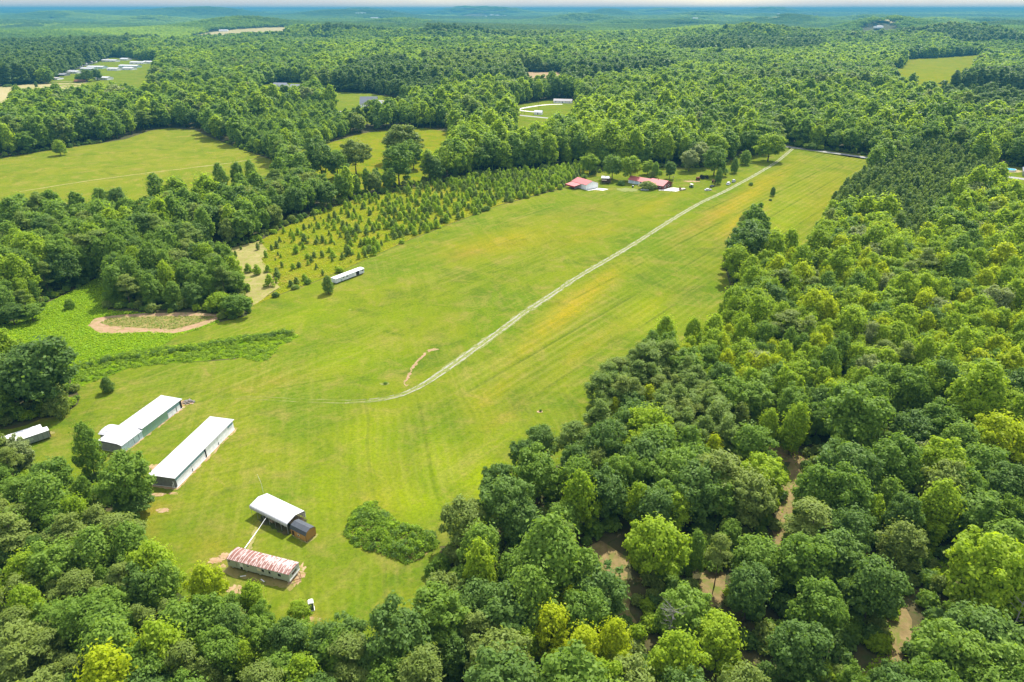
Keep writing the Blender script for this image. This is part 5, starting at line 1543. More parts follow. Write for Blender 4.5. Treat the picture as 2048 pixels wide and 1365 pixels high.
for i, (xx, yy, a_) in enumerate(((4.5, -1.1, .5), (9.3, -.9, -.35))):
    q = MB().box(-.6, .6, -.1, .1, .03, .08).build('loose_plank', MAT['old_white'])
    c6, s6 = math.cos(rz6), math.sin(rz6)
    q.location = (A6[0] + xx * c6 - yy * s6, A6[1] + xx * s6 + yy * c6, .05); q.rotation_euler = (0, 0, rz6 + a_)
    tag(q, ('left' if i == 0 else 'right') + ' loose pale plank on the ground in front of the rusty mobile home', 'plank', 'loose planks')
# white pipe from the carport to the mobile home
p0 = Vector(at4(5.4, .2, 2.1)); c6, s6 = math.cos(rz6), math.sin(rz6)
p1 = Vector((A6[0] + 1.9 * c6 - W6 * s6, A6[1] + 1.9 * s6 + W6 * c6, 2.95))
mb = MB(); mid = p0.lerp(p1, .45) - Vector((0, 0, .12))
mb.cyl(p0, mid, .03, .045, 8); mb.cyl(mid, p1, .06, .10, 8)
tag(mb.build('overhead_pipe', MAT['white_paint']), 'long thin white pipe spanning from the carport to the rusty mobile home', 'pipe')
x_, y_ = G(527, 986)
mb = MB(); mb.cyl((x_, y_, 0), (x_ - .2, y_ + .1, 3.2), .035, .03, 6); mb.cyl((x_ - .2, y_ + .1, 3.2), (x_ - .75, y_ + .2, 5.6), .03, .02, 6)
tag(mb.build('bent_mast', MAT['white_paint']), 'thin pale bent mast standing in the grass behind the carport', 'mast')
# white cabin with a domed roof
x_, y_ = G(623.5, 1219)
t = thing('portable_toilet', 'white upright cabin with a domed roof beside the small tree', 'cabin', (x_, y_, 0), .35)
MB().box(-.58, .58, -.58, .58, 0, .14).build('base', MAT['concrete'], t)
MB().box(-.5, -.44, -.5, .5, .14, 2.0).build('wall', MAT['white_paint'], t); MB().box(.44, .5, -.5, .5, .14, 2.0).build('wall', MAT['white_paint'], t); MB().box(-.44, .44, .44, .5, .14, 2.0).build('wall', MAT['white_paint'], t)
MB().box(-.43, .43, -.47, -.42, .16, 1.96).build('door', MAT['van_green'], t)
mb = MB(); mb.prismy([(.54 * math.cos(PI * i / 8), 2.0 + .3 * math.sin(PI * i / 8)) for i in range(9)], -.56, .54); mb.build('roof', MAT['white_paint'], t)

# white trailer home beside the plantation
A7, rz7, L7 = frame((672.3, 569.3), (729, 547.6))
t = thing('trailer_home', 'old white trailer home standing alone between the field and young pines', 'trailer home', (*A7, 0), rz7)
W7 = 3.0
MB().box(0, L7, 0, W7, .55, 2.55).build('body', MAT['worn_white'], t)
MB().prism([(-.1, 2.55), (W7 / 2, 2.78), (W7 + .1, 2.55), (W7 + .1, 2.48), (-.1, 2.48)], -.15, L7 + .15).build('roof', MAT['old_white'], t)
MB().box(11.6, 13.9, -.03, -.002, .6, 2.4).build('open_side', MAT['dark'], t); MB().box(10.9, 11.9, -.12, -.04, .6, 2.2).build('hanging_panel', MAT['old_white'], t)
for x0, w_ in ((4.2, .7), (6.2, .9), (15.4, 1.2)):
    wn = MB().box(x0, x0 + w_, -.04, -.002, 1.6, 2.2).build('window', MAT['steel'], t); MB().box(x0 + .06, x0 + w_ - .06, -.055, -.041, 1.66, 2.14).build('pane', MAT['glass'], wn)
MB().box(3.0, 3.5, -.04, -.002, .6, 1.5).build('door', MAT['teal'], t)
for i in range(5):
    for yy in (.2, 2.4): MB().box(.6 + 3.8 * i, 1.0 + 3.8 * i, yy, yy + .3, 0, .55).build('support_block', MAT['pole'], t)


def gable(t, x0, x1, y0, y1, h, rh, wall, roof, over=.4, axis='x', parts=True, thick=.12, gmat=None):
    """walls and a pitched roof, ridge along x"""
    MB().box(x0, x1, y0, y1, 0, h).build('wall', wall, t)
    m = (y0 + y1) / 2; sl = rh / ((y1 - y0) / 2)
    if gmat is not None or True: MB().prism([(y0 + .01, h), (m, h + rh), (y1 - .01, h)], x0 + .01, x1 - .01).build('gable', gmat or wall, t)
    e = over * sl
    mb = MB(); mb.prism([(y0 - over, h - e + .02), (m, h + rh + .02), (y1 + over, h - e + .02), (y1 + over, h - e + .02 + thick), (m, h + rh + .02 + thick), (y0 - over, h - e + .02 + thick)], x0 - over, x1 + over)
    return mb.build('roof', roof, t)


def panel(t, name, x0, x1, z0, z1, mat, y=-.03, parent=None):
    return MB().box(x0, x1, y, y + .028, z0, z1).build(name, mat, parent or t)


# red roofed garage (its door end faces right)
Pc = G(1171.8, 380.5); Pr = G(1195.7, 376)
rz8 = math.atan2(Pr[1] - Pc[1], Pr[0] - Pc[0]) - PI / 2; L8 = math.dist(Pc, Pr)
t = thing('garage', 'white metal garage with a red roof and a wide white door', 'garage', (*Pc, 0), rz8)
gable(t, -14.5, 0, 0, L8, 3.4, 1.9, MAT['white_metal'], MAT['red_roof'], .35)
MB().box(.012, .06, 2.1, L8 - 2.3, .05, 2.9).build('door', MAT['white_paint'], t)
MB().box(-5.6, -4.7, -.04, -.003, .05, 2.1).build('door', MAT['old_white'], t)
c8, s8 = math.cos(rz8), math.sin(rz8)
def at8(xx, yy, z=0): return (Pc[0] + xx * c8 - yy * s8, Pc[1] + xx * s8 + yy * c8, z)
t2 = thing('carport', 'red roofed open carport with deep red sides against the garage', 'carport', at8(-14.2, -6.2), rz8)
mb = MB(); mb.hexa([(0, 0, 2.3), (9.5, 0, 2.3), (9.5, 5.6, 3.1), (0, 5.6, 3.1)], [(0, 0, 2.42), (9.5, 0, 2.42), (9.5, 5.6, 3.22), (0, 5.6, 3.22)]); mb.build('roof', MAT['red_roof'], t2)
MB().box(-.05, 9.55, -.08, -.01, 1.5, 2.42).build('fascia', MAT['red_fascia'], t2)
for xx in (.1, 4.7, 9.3):
    for yy in (.1, 5.4): MB().box(xx - .06, xx + .06, yy - .06, yy + .06, 0, 2.3).build('post', MAT['pole'], t2)
t2 = thing('farm_trailer', 'dark loaded farm trailer parked in the shade of the red carport', 'farm trailer', at8(-11, -4.2), rz8)
MB().box(0, 5, 0, 2, .6, .75).build('bed', MAT['old_white'], t2); MB().box(.6, 3.6, .3, 1.7, .752, 1.4).build('load', MAT['rust'], t2, .1)
for xx in (1.7, 3.2):
    for yy in (-.1, 1.9): MB().cyl((xx, yy, .38), (xx, yy + .22, .38), .38, None, 12).build('wheel', MAT['tyre'], t2)
sheet('concrete_pad', np.array([G(*p) for p in ((1172, 381), (1196, 376.5), (1217.5, 378.8), (1206, 381.8), (1190, 380), (1177, 382))]), .06, MAT['concrete'], None)
# dark shed on stilts
x_, y_ = G(1203, 368)
t = thing('stilt_shed', 'small dark timber shed on stilts right of the red roofed garage', 'shed', (x_, y_, 0), -.15)
MB().box(0, 6.2, 0, 4, 1.0, 4.0).build('wall', MAT['brown'], t)
MB().hexa([(-.3, -.3, 3.95), (5.2, -.3, 3.95), (5.2, 4.3, 4.5), (-.3, 4.3, 4.5)], [(-.3, -.3, 4.05), (5.2, -.3, 4.05), (5.2, 4.3, 4.6), (-.3, 4.3, 4.6)]).build('roof', MAT['steel'], t)
MB().box(.2, 3.4, -1.4, -.05, 2.7, 2.82).build('awning', MAT['cream'], t)
for xx in (.1, 2.2, 5.9):
    for yy in (.1, 3.8): MB().box(xx - .08, xx + .08, yy - .08, yy + .08, 0, 1.0).build('stilt', MAT['pole'], t)

# red roofed house
A9, rz9, L9 = frame((1255.2, 366.6), (1326.7, 379))
t = thing('house', 'long low house with a bright red metal roof and white left end', 'house', (*A9, 0), rz9)
gable(t, 0, 16.5, .8, 9.6, 2.5, 1.7, MAT['white_metal'], MAT['red_roof'], .5)
gable(t, 16.51, L9, -1.2, 11.6, 2.5, 2.3, MAT['brick'], MAT['red_roof'], .55)
for x0, x1 in ((.8, 4.4), (5.0, 8.2)): panel(t, 'garage_door', x0, x1, .05, 2.2, MAT['blue_metal'], .77)
for x0 in (9.4, 12.4): 
    wn = panel(t, 'window', x0, x0 + 1.2, 1.0, 2.1, MAT['white_paint'], .77); panel(t, 'pane', x0 + .1, x0 + 1.1, 1.1, 2.0, MAT['glass'], .755, wn)
panel(t, 'door', 14.4, 15.4, .05, 2.1, MAT['brown'], .77)
for x0 in (18.5, 22.5, 25.5):
    wn = panel(t, 'window', x0, x0 + 1.4, 1.0, 2.1, MAT['white_paint'], -1.23); panel(t, 'pane', x0 + .1, x0 + 1.3, 1.1, 2.0, MAT['glass'], -1.245, wn)
for y0 in (1.5, 6.0):
    wn = MB().box(L9 + .002, L9 + .03, y0, y0 + 1.8, .8, 2.1).build('window', MAT['white_paint'], t); MB().box(L9 + .031, L9 + .045, y0 + .1, y0 + 1.7, .9, 2.0).build('pane', MAT['glass'], wn)
mb = MB(); mb.box(9.8, 13.2, -3.2, .78, .35, .5); mb.build('porch', MAT['deck'], t)
for xx in (9.9, 13.0): MB().box(xx, xx + .12, -3.1, -2.98, 0, 1.4).build('porch_post', MAT['brown'], t)
MB().cyl((21, 5.2, 4.4), (21, 5.2, 5.5), .35, .33, 8).build('chimney', MAT['brick'], t)
x_, y_ = G(1265.5, 375.5)
t = thing('water_tank', 'small dark round tank by the porch of the red roofed house', 'tank', (x_, y_, 0))
MB().cyl((0, 0, 0), (0, 0, 1.3), .6, .6, 14).build('drum', MAT['dark'], t); MB().cyl((0, 0, 1.3), (0, 0, 1.5), .6, .25, 14).build('lid', MAT['steel'], t)
sheet('drive', np.array([G(*p) for p in ((1316, 381), (1345, 375.5), (1372, 379), (1352, 383.5))]), .06, MAT['concrete'], None)


def snag(label, px, py, h, lean, seed, n=26):
    x_, y_ = G(px, py); rg = np.random.default_rng(seed); mb = MB()
    top = Vector((lean[0], lean[1], h)); mb.cyl((0, 0, 0), top * .5, .2, .14, 7); mb.cyl(top * .5, top, .14, .04, 7)
    t = thing('dead_tree', label, 'dead tree', (x_, y_, 0), 0, 'dead trees')
    mb.build('trunk', MAT['snag'], t); mb = MB()
    for i in range(n):
        b = top * float(rg.uniform(.45, .97)); a_ = rg.uniform(0, 6.28); l_ = rg.uniform(.9, 2.6) * h / 11
        e = b + Vector((math.cos(a_) * l_, math.sin(a_) * l_, rg.uniform(.4, 1.6) * l_ * .7)); mb.cyl(b, e, .055, .02, 5)
        for _ in range(2):
            a2 = a_ + rg.uniform(-.8, .8); m_ = b.lerp(e, float(rg.uniform(.4, .9))); mb.cyl(m_, m_ + Vector((math.cos(a2) * .8, math.sin(a2) * .8, .5)), .03, .012, 4)
    mb.build('branches', MAT['snag'], t)


MAT['snag'] = plain('bleached_wood', (.27, .25, .225), .9, .2, 3)
snag('bare grey dead tree between the bright trees below the straw clearing', 1333, 1306, 11.5, (.3, .2), 4, 34)
snag('leaning bare pale trunk at the right edge of the photo', 1996, 1330, 15, (2.6, 3.0), 6, 8)


# ------------------------------------------------------------------ vehicles
def car(label, px, py, rz, paint, L=4.6, W=1.8, suv=False):
    x_, y_ = G(px, py)
    t = thing('parked_car', label, 'car', (x_, y_, 0), rz, 'vehicles parked on the lawn')
    h = 1.0 if not suv else 1.15; r = 1.45 if not suv else 1.78
    a = L / 2
    MB().prismy([(-a, .45), (-a + .05, h - .12), (-a + .5, h), (a - 1.1, h), (a - .15, h - .22), (a, .6), (a - .05, .3), (-a + .1, .28)], -W / 2, W / 2).build('body', paint, t, .06)
    f0, f1 = (-a + .35, a - 1.2) if not suv else (-a + .12, a - 1.15)
    w0, w1 = W / 2 - .06, W / 2 - .26
    MB().hexa([(f0, -w0, h - .02), (f1, -w0, h - .02), (f1, w0, h - .02), (f0, w0, h - .02)], [(f0 + (.65 if not suv else .25), -w1, r - .06), (f1 - .8, -w1, r - .06), (f1 - .8, w1, r - .06), (f0 + (.65 if not suv else .25), w1, r - .06)]).build('windows', MAT['glass'], t)
    MB().box(f0 + (.6 if not suv else .2), f1 - .75, -w1 - .03, w1 + .03, r - .059, r).build('roof', paint, t, .02)
    for sx in (-a + .85, a - .9):
        for sy in (-1, 1):
            wh = MB().cyl((sx, sy * (W / 2 - .18), .33), (sx, sy * (W / 2 + .02), .33), .34, None, 14).build('wheel', MAT['tyre'], t)
            MB().cyl((sx, sy * (W / 2 + .0), .33), (sx, sy * (W / 2 + .035), .33), .19, None, 10).build('rim', MAT['steel'], wh)
    for sy in (-1, 1): MB().box(a - .06, a + .02, sy * (W / 2 - .3) - .18, sy * (W / 2 - .3) + .18, .6, .76).build('headlight', MAT['glass'], t)
    return t


rt = math.atan2(*(np.array(G(1480, 367)) - np.array(G(1450, 383)))[::-1])
car('white van like car parked nearest the gravel track', 1457, 369.5, rt + .05, MAT['car_white'], 5.0, 1.95, True)
car('grey and white car parked behind the white one by the track', 1467.5, 364.5, rt + .1, MAT['car_silver'], 4.9, 1.9, True)
car('black car on the lawn left of the white cars', 1424.5, 374.5, rt - .1, MAT['car_black'], 4.9, 1.85)
car('low silver white car closest to the field below the black car', 1416, 381.5, rt - .55, MAT['car_white'], 5.0, 1.85)
car('pale car half hidden beside the low olive tree at the house', 1289, 381.5, rt - .95, MAT['car_silver'], 5.2, 1.85)
x_, y_ = G(1382.5, 375.5)
t = thing('utility_cart', 'small dark green cart with a white canopy on the lawn', 'cart', (x_, y_, 0), rt + 1.2)
MB().box(-1.4, 1.4, -.75, .75, .4, 1.15).build('body', MAT['van_green'], t, .08)
for sx in (-.9, .75):
    for sy in (-.65, .65): MB().box(sx - .04, sx + .04, sy - .04, sy + .04, 1.15, 2.3).build('canopy_post', MAT['dark'], t)
MB().box(-1.2, 1.0, -.8, .8, 2.3, 2.42).build('canopy', MAT['white_paint'], t, .04)
for sx in (-.9, .9):
    for sy in (-.8, .66): MB().cyl((sx, sy, .35), (sx, sy + .16, .35), .35, None, 12).build('wheel', MAT['tyre'], t)
MB().box(-.5, .1, -.6, .6, 1.15, 1.5).build('seat', MAT['dark'], t)
x_, y_ = G(1364, 380.5)
t = thing('utility_trailer', 'cream flat utility trailer with dark wheels beside the house drive', 'trailer', (x_, y_, 0), rt - .6)
MB().box(-2.2, 2.2, -.95, .95, .62, 1.05).build('bed', MAT['cream'], t, .04)
for sx in (-1.6, 1.6):
    for sy in (-1.05, .85): MB().cyl((sx, sy, .45), (sx, sy + .22, .45), .45, None, 12).build('wheel', MAT['tyre'], t)
MB().cyl((2.2, 0, .7), (3.6, 0, .45), .07).build('tow_bar', MAT['rust'], t)
MB().box(-2.1, -1.0, -.6, .6, 1.052, 1.9).build('load', MAT['rust'], t, .08)


def tractor(label, px, py, rz, paint, s_=1.0):
    x_, y_ = G(px, py)
    t = thing('tractor', label, 'tractor', (x_, y_, 0), rz); t.scale = (s_, s_, s_)
    MB().box(.1, 2.0, -.35, .35, .75, 1.35).build('bonnet', paint, t, .08)
    MB().box(-1.0, .1, -.45, .45, .7, 1.1).build('body', paint, t, .06)
    MB().box(-.75, -.25, -.25, .25, 1.1, 1.5).build('seat', MAT['dark'], t)
    for sy in (-1, 1):
        MB().cyl((-.7, sy * .55, .75), (-.7, sy * .95, .75), .78, None, 16).build('wheel', MAT['tyre'], t)
        MB().cyl((1.6, sy * .5, .45), (1.6, sy * .75, .45), .45, None, 14).build('wheel', MAT['tyre'], t)
        MB().box(-1.2, -.2, sy * .75 - .2, sy * .75 + .2, 1.54, 1.6).build('mudguard', paint, t)
    MB().cyl((1.1, .15, 1.3), (1.1, .15, 2.0), .05).build('exhaust', MAT['dark'], t)
    MB().cyl((.0, 0, 1.1), (-.15, 0, 1.6), .03).build('steering_wheel', MAT['dark'], t)
    return t


tractor('faded red tractor beside the dark bushes on the lawn', 1428, 366.5, rt + .2, MAT['tractor_red'], 1.35)
tractor('black tractor with raised arms at the bare earth patch', 1407, 358, .2, MAT['car_black'], 1.7)
x_, y_ = G(1395.5, 361)
t = thing('seed_bin', 'rusty brown farm hopper next to the black tractor', 'hopper', (x_, y_, 0), .1)
MB().hexa([(-.9, -.6, .7), (.9, -.6, .7), (.9, .6, .7), (-.9, .6, .7)], [(-1.3, -1.0, 2.2), (1.3, -1.0, 2.2), (1.3, 1.0, 2.2), (-1.3, 1.0, 2.2)]).build('hopper', MAT['rust'], t)
for sx in (-1, 1): MB().cyl((sx * .9, -.9, .45), (sx * .9, -.65, .45), .45, None, 12).build('wheel', MAT['tyre'], t); MB().cyl((sx * .9, .65, .45), (sx * .9, .9, .45), .45, None, 12).build('wheel', MAT['tyre'], t)
MB().box(-1.0, 1.0, -.08, .08, .4, .7).build('axle', MAT['dark'], t)
# wire fence on the lawn, poles
f0, f1 = Vector((*G(1352, 362), 0)), Vector((*G(1394, 363), 0))
t = thing('wire_fence', 'low wire fence on the lawn behind the red roofed house', 'fence', f0)
for i in range(6):
    q = (f1 - f0) * i / 5; MB().cyl((q.x, q.y, 0), (q.x, q.y, 1.3), .07, None, 6).build('post', MAT['pole'], t)
mb = MB()
for z_ in (.5, .85, 1.2): mb.cyl((0, 0, z_), (f1.x - f0.x, f1.y - f0.y, z_), .02, None, 4)
mb.build('wire', MAT['pole'], t)
f0, f1 = Vector((*G(1316, 383), 0)), Vector((*G(1358, 381.8), 0))
t = thing('rail_fence', 'dark rail fence along the drive below the red roofed house', 'fence', f0)
for i in range(5):
    q = (f1 - f0) * i / 4; MB().cyl((q.x, q.y, 0), (q.x, q.y, 1.2), .09, None, 6).build('post', MAT['brown'], t)
for z_ in (.55, 1.05): MB().cyl((0, 0, z_), (f1.x - f0.x, f1.y - f0.y, z_), .06, None, 5).build('rail', MAT['brown'], t)


def pole(label, px, py, h, arm=True, rz=0.0):
    x_, y_ = G(px, py)
    t = thing('utility_pole', label, 'utility pole', (x_, y_, float(terrain(x_, y_))), rz, 'utility poles')
    MB().cyl((0, 0, 0), (0, 0, h), .16, .11, 8).build('mast', MAT['pole'], t)
    if arm:
        MB().box(-1.1, 1.1, -.06, .06, h - .9, h - .75).build('crossarm', MAT['pole'], t)
        for xx in (-1, 0, 1): MB().cyl((xx, 0, h - .75), (xx, 0, h - .55), .05, None, 6).build('insulator', MAT['white_paint'], t)


pole('utility pole at the right corner of the red roofed house', 1343.7, 382, 10)
pole('utility pole on the lawn loop of the far white house', 1077, 221, 11, True, .4)
pole('utility pole by the drive mouth of the far white house', 1042, 231, 10, True, .4)
pole('utility pole between the two others at the drive of the far house', 1049, 229, 9.5, True, .4)


# ------------------------------------------------------------------ distant buildings
def house(name, label, cat, px, py, L, W, h, rh, rz, wall, roof, group=None, win=0, door=False):
    x_, y_ = G(px, py)
    t = thing(name, label, cat, (x_, y_, float(terrain(x_, y_)) + .02), rz, group)
    gable(t, -L / 2, L / 2, -W / 2, W / 2, h, rh, wall, roof, .4)
    for i in range(win):
        xx = -L / 2 + L * (i + .7) / (win + .4)
        wn = panel(t, 'window', xx - .6, xx + .6, h * .4, h * .8, MAT['white_paint'], -W / 2 - .03)
        panel(t, 'pane', xx - .5, xx + .5, h * .43, h * .77, MAT['glass'], -W / 2 - .045, wn)
    if door: panel(t, 'door', -.5, .5, .1, 2.1, MAT['brown'], -W / 2 - .03)
    return t


h_ = house('house', 'white house with a steep blue grey roof by the far road', 'house', 739, 214, 21, 15, 4.4, 7.6, .05, MAT['white_paint'], MAT['grey_shingle'], None, 4, True)
w_ = MB().box(10.5, 16.0, -6, 4.5, 0, 4).build('wing', MAT['brick'], h_)
MB().prismy([(10.1, 3.95), (13.2, 7.0), (16.4, 3.95)], -6.4, 4.9).build('wing_roof', MAT['grey_shingle'], w_)
MB().box(-11.5, -6.5, -6.2, -5.4, .0, .4).build('porch', MAT['concrete'], h_)
house('house', 'blue grey roofed house left of its twin in the clearing by the far road', 'house', 562, 175, 22, 12, 3, 3.6, -.2, MAT['white_paint'], MAT['grey_shingle'], None, 4)
house('house', 'pale roofed house half hidden by trees at the far clearing', 'house', 598, 178, 24, 12, 3, 3.4, -.15, MAT['white_paint'], MAT['grey_shingle'], None, 3)
house('shed', 'pale blue roofed shed at the lower left of the far clearing', 'shed', 528, 194, 17, 11, 3, 2.2, -.1, MAT['grey_metal'], MAT['steel'], None, 0)
house('barn', 'pale roofed barn alone among trees below the steep roofed house', 'barn', 670, 232, 21, 10, 3.6, 1.4, -.05, MAT['brown'], MAT['pale_shingle'], None, 0)
house('house', 'low white house with a brownish roof beyond the green lawn loop', 'house', 1126, 206, 24, 9, 2.7, 2.0, -.22, MAT['white_paint'], MAT['pale_shingle'], None, 5, True)
house('garage', 'small pale blue roofed garage at the lawn loop drive', 'garage', 1077, 229, 9, 7, 2.6, 1.6, -.3, MAT['white_paint'], MAT['steel'], None, 0, True)
h_ = house('house', 'house with a faded pink red roof hidden by trees near the track head', 'house', 1457, 290, 13, 9, 4.2, 3.4, .5, MAT['white_paint'], MAT['red_roof'], None, 3)
h_ = house('house', 'grey house at the right edge next to the round pool', 'house', 2062, 350, 16, 11, 3.4, 3.6, 1.0, MAT['steel'], MAT['grey_shingle'], None, 3)
x_, y_ = G(2019, 342)
t = thing('round_pool', 'round blue above ground pool with a white rim at the right edge', 'pool', (x_, y_, 0))
mb = MB(); n_ = 28
for i in range(n_):
    a0, a1 = 2 * PI * i / n_, 2 * PI * (i + 1) / n_
    mb.hexa([(3.9 * math.cos(a0), 3.9 * math.sin(a0), 0), (4.15 * math.cos(a0), 4.15 * math.sin(a0), 0), (4.15 * math.cos(a1), 4.15 * math.sin(a1), 0), (3.9 * math.cos(a1), 3.9 * math.sin(a1), 0)],
            [(3.9 * math.cos(a0), 3.9 * math.sin(a0), 1.3), (4.15 * math.cos(a0), 4.15 * math.sin(a0), 1.3), (4.15 * math.cos(a1), 4.15 * math.sin(a1), 1.3), (3.9 * math.cos(a1), 3.9 * math.sin(a1), 1.3)])
mb.build('rim', MAT['white_paint'], t)
MB().cyl((0, 0, .05), (0, 0, 1.12), 3.89, None, 28).build('water', MAT['water'], t)
sheet('concrete_pad', np.array([(x_ + 8.5 * math.cos(a_), y_ + 6.5 * math.sin(a_)) for a_ in np.linspace(0, 2 * PI, 20)[:-1]]), .06, MAT['tan'], None)
# mobile home park
PK = [(105, 156.5, 0, 'n'), (116, 151, 0, 'r'), (124, 147, 0, 'r'), (132, 143.5, 0, 'r'), (141, 140, 0, 'r'), (150, 136, 0, 'r'), (160, 133, 0, 'r'), (170, 130.5, 0, 'r'), (180, 128.5, 0, 'r')]
for i, (px_, py_, _, _2) in enumerate(PK):
    if i == 0: continue
    house('mobile_home', 'white mobile home, ' + ORD[i - 1] + ' from the road end of the row along the pines', 'mobile home', px_, py_, 28, 12, 4.2, 1.8, .85, MAT['old_white'], MAT['white_roof'], 'mobile homes of the park', 1)
for px_, py_, L, lab in ((195, 139, 26, 'long pale blue mobile home in the middle of the park'), (222, 126, 26, 'white mobile home at the back of the park beside the tan strip'), (261, 137, 30, 'widest pale blue mobile home at the right of the park'), (252, 123, 14, 'short white mobile home farthest back in the park'),
                         (278, 130, 24, 'white mobile home behind the widest one'), (301, 129, 20, 'white mobile home at the right end of the park'), (179, 143, 20, 'low grey white mobile home left of the long pale blue one'), (230, 143, 16, 'small white mobile home on the drive of the park'),
                         (150, 149, 16, 'white mobile home left of the round park trees'), (260, 142, 15, 'small white mobile home below the widest one'), (210, 162, 16, 'white mobile home half hidden at the bottom edge of the park')):
    house('mobile_home', lab, 'mobile home', px_, py_, L * 1.5, 14, 5, 1.5, -.25, MAT['blue_metal'] if 'blue' in lab else MAT['old_white'], MAT['white_roof'], 'mobile homes of the park', 3)
house('store', 'flat pale store with a parking apron at the road by the mobile home park', 'store', 98, 162, 44, 16, 4.5, .8, -.1, MAT['old_white'], MAT['pale_shingle'], None, 4)
house('store', 'lower blue grey roofed building behind the flat store', 'store', 115, 154, 40, 16, 4, 2.0, -.1, MAT['grey_metal'], MAT['grey_shingle'], None, 3)
house('barn', 'dark roofed barn at the right end of the stubble field', 'barn', 163, 167.5, 18, 10, 3.5, 2.5, .1, MAT['brown'], MAT['rust'], None, 0)
# long poultry houses and the far town
for i, (px_, L) in enumerate(((1738, 70), (1762, 95), (1786, 95), (1812, 95))):
    house('poultry_house', ORD[i] + ' from the left of the long white poultry houses in the distance', 'poultry house', px_, 71.5 + i * .6, L, 24, 7, 4, .05, MAT['white_paint'], MAT['white_roof'], 'long poultry houses')
house('warehouse', 'white warehouse alone above the poultry houses', 'warehouse', 1756, 58.5, 30, 30, 8, 2, .2, MAT['white_paint'], MAT['white_roof'])
house('warehouse', 'white roof showing at the right edge of the far forest', 'warehouse', 2045, 69, 45, 25, 8, 2, .2, MAT['white_paint'], MAT['white_roof'])
house('warehouse', 'bright white warehouse left of the big far clearings', 'warehouse', 1580, 52, 70, 30, 9, 2, .05, MAT['white_paint'], MAT['white_roof'])
house('house', 'white house roof at the far pasture on the right', 'house', 1877, 113.5, 22, 12, 3.5, 2.5, .1, MAT['white_paint'], MAT['white_roof'])
house('house', 'white house in the trees right of the far tan field', 'house', 638, 88, 22, 16, 6, 3, .1, MAT['white_paint'], MAT['grey_shingle'])
house('house', 'white farmhouse at the left end of the far tan field', 'house', 448, 65, 40, 16, 7, 3, .1, MAT['white_paint'], MAT['white_roof'])
tr_ = np.random.default_rng(71)
for i, (px_, py_, L) in enumerate(((978, 35, 90), (990, 34, 110), (999, 35, 70), (1008, 34.5, 60), (1018, 36, 90), (984, 32.5, 60), (973, 36.5, 40), (1042, 38, 50), (722, 31, 110), (750, 40, 80), (1398, 35, 60), (1390, 41, 45), (1552, 31, 90))):
    house('far_building', ('white building, ' + ORD[i] + ' of the tiny far town cluster counted along its list of roofs') if False else
          ['leftmost low white block of the tiny far town', 'widest white block of the tiny far town', 'white block right of the widest one in the far town', 'narrow white block fourth along the far town', 'bright white block at the right end of the far town', 'white block standing highest in the far town', 'smallest white block at the lower left of the far town',
           'lone white block right of the far town', 'pale long roof near the horizon, left of the middle', 'white roof in the forest at the upper left of the dark stand', 'white block near the horizon, upper of a pair right of the middle', 'white block, lower of a pair near the horizon right of the middle', 'long white roof near the horizon on the right'][i],
          'building', px_, py_, L, L * .5, 14 + L * .06, 3, float(tr_.uniform(-.3, .3)), MAT['white_paint'], MAT['white_roof'], 'far white buildings')

# ------------------------------------------------------------------ haze, sky, sun, camera
hz = bpy.data.materials.new('haze'); hz.use_nodes = True
nt = hz.node_tree; nt.nodes.clear()
pv = nt.nodes.new('ShaderNodeVolumePrincipled'); om = nt.nodes.new('ShaderNodeOutputMaterial')
pv.inputs['Color'].default_value = (.072, .285, .42, 1)
pv.inputs['Density'].default_value = 1.15e-4
pv.inputs['Anisotropy'].default_value = 0.0
nt.links.new(pv.outputs[0], om.inputs['Volume'])
try: hz.cycles.homogeneous_volume = True
except Exception: pass
o = MB().box(-31500, 31500, -700, 32500, -34, 152).build('haze', hz)
tag(o, 'thin blue summer haze over the whole country', 'haze', None, 'stuff')

SUN_EL = math.radians(53); SUN_AZ = math.radians(25)      # azimuth clockwise from straight ahead
w = bpy.data.worlds.new('World'); S.world = w; w.use_nodes = True
nt = w.node_tree; bg = nt.nodes['Background']
sky = nt.nodes.new('ShaderNodeTexSky'); sky.sky_type = 'NISHITA'; sky.sun_disc = False
sky.sun_elevation = SUN_EL; sky.sun_rotation = SUN_AZ; sky.air_density = 1.0; sky.dust_density = 1.5; sky.altitude = 300
tc = nt.nodes.new('ShaderNodeTexCoord'); mp = nt.nodes.new('ShaderNodeMapping'); mp.inputs['Scale'].default_value = (1, 1, 5)
ns = nt.nodes.new('ShaderNodeTexNoise'); ns.inputs['Scale'].default_value = 3; ns.inputs['Detail'].default_value = 6
rp_ = nt.nodes.new('ShaderNodeValToRGB'); rp_.color_ramp.elements[0].position = .25; rp_.color_ramp.elements[1].position = .6
mx = nt.nodes.new('ShaderNodeMixRGB')
sp_ = nt.nodes.new('ShaderNodeSeparateXYZ'); nt.links.new(tc.outputs['Generated'], sp_.inputs[0])
zr_ = nt.nodes.new('ShaderNodeValToRGB'); zr_.color_ramp.elements[0].position = .02; zr_.color_ramp.elements[0].color = (.33, .315, .345, 1); zr_.color_ramp.elements[1].position = .25; zr_.color_ramp.elements[1].color = (.86, .86, .88, 1)
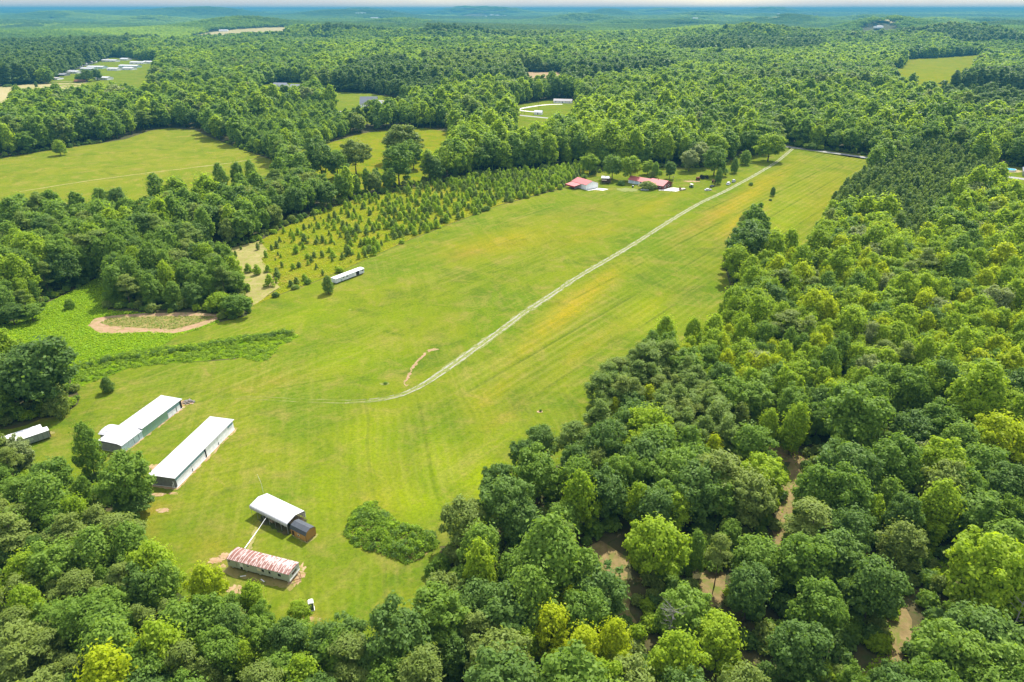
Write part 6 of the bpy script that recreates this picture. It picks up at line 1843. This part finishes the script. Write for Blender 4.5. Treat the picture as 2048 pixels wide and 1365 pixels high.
zm_ = nt.nodes.new('ShaderNodeMixRGB'); zm_.blend_type = 'MULTIPLY'; zm_.inputs[0].default_value = 1; zm_.inputs[2].default_value = (9, 9, 9, 1)
nt.links.new(sp_.outputs[2], zr_.inputs[0]); nt.links.new(zr_.outputs[0], zm_.inputs[1]); nt.links.new(zm_.outputs[0], mx.inputs[2])
nt.links.new(tc.outputs['Generated'], mp.inputs[0]); nt.links.new(mp.outputs[0], ns.inputs['Vector']); nt.links.new(ns.outputs['Fac'], rp_.inputs[0])
ml = nt.nodes.new('ShaderNodeMath'); ml.operation = 'MULTIPLY'; ml.inputs[1].default_value = .75
nt.links.new(rp_.outputs[0], ml.inputs[0]); nt.links.new(ml.outputs[0], mx.inputs[0])
nt.links.new(sky.outputs[0], mx.inputs[1]); nt.links.new(mx.outputs[0], bg.inputs['Color'])
bg.inputs['Strength'].default_value = .125
sl = bpy.data.lights.new('sun', 'SUN'); sl.energy = 4.2; sl.angle = math.radians(.53); sl.color = (1, .955, .88)
so = bpy.data.objects.new('sun', sl); COL.objects.link(so)
sv = Vector((math.sin(SUN_AZ) * math.cos(SUN_EL), math.cos(SUN_AZ) * math.cos(SUN_EL), math.sin(SUN_EL)))
so.rotation_euler = (-sv).to_track_quat('-Z', 'Y').to_euler(); so.location = sv * 300

cd = bpy.data.cameras.new('camera'); cd.lens = 24; cd.sensor_width = 36; cd.clip_start = 1; cd.clip_end = 80000
co = bpy.data.objects.new('camera', cd); COL.objects.link(co)
co.location = (0, 0, CAM_H); co.rotation_euler = (PI / 2 - PITCH, 0, 0)
S.camera = co
S.view_settings.view_transform = 'Standard'; S.view_settings.look = 'None'; S.view_settings.gamma = 1; S.view_settings.use_curve_mapping = False
S.view_settings.exposure = 1.1
S.cycles.max_bounces = 8; S.cycles.diffuse_bounces = 5; S.cycles.glossy_bounces = 2; S.cycles.transmission_bounces = 4; S.cycles.volume_bounces = 0; S.cycles.transparent_max_bounces = 4
S.cycles.use_adaptive_sampling = True
S.cycles.use_denoising = True
S.render.resolution_x = 1024; S.render.resolution_y = 682
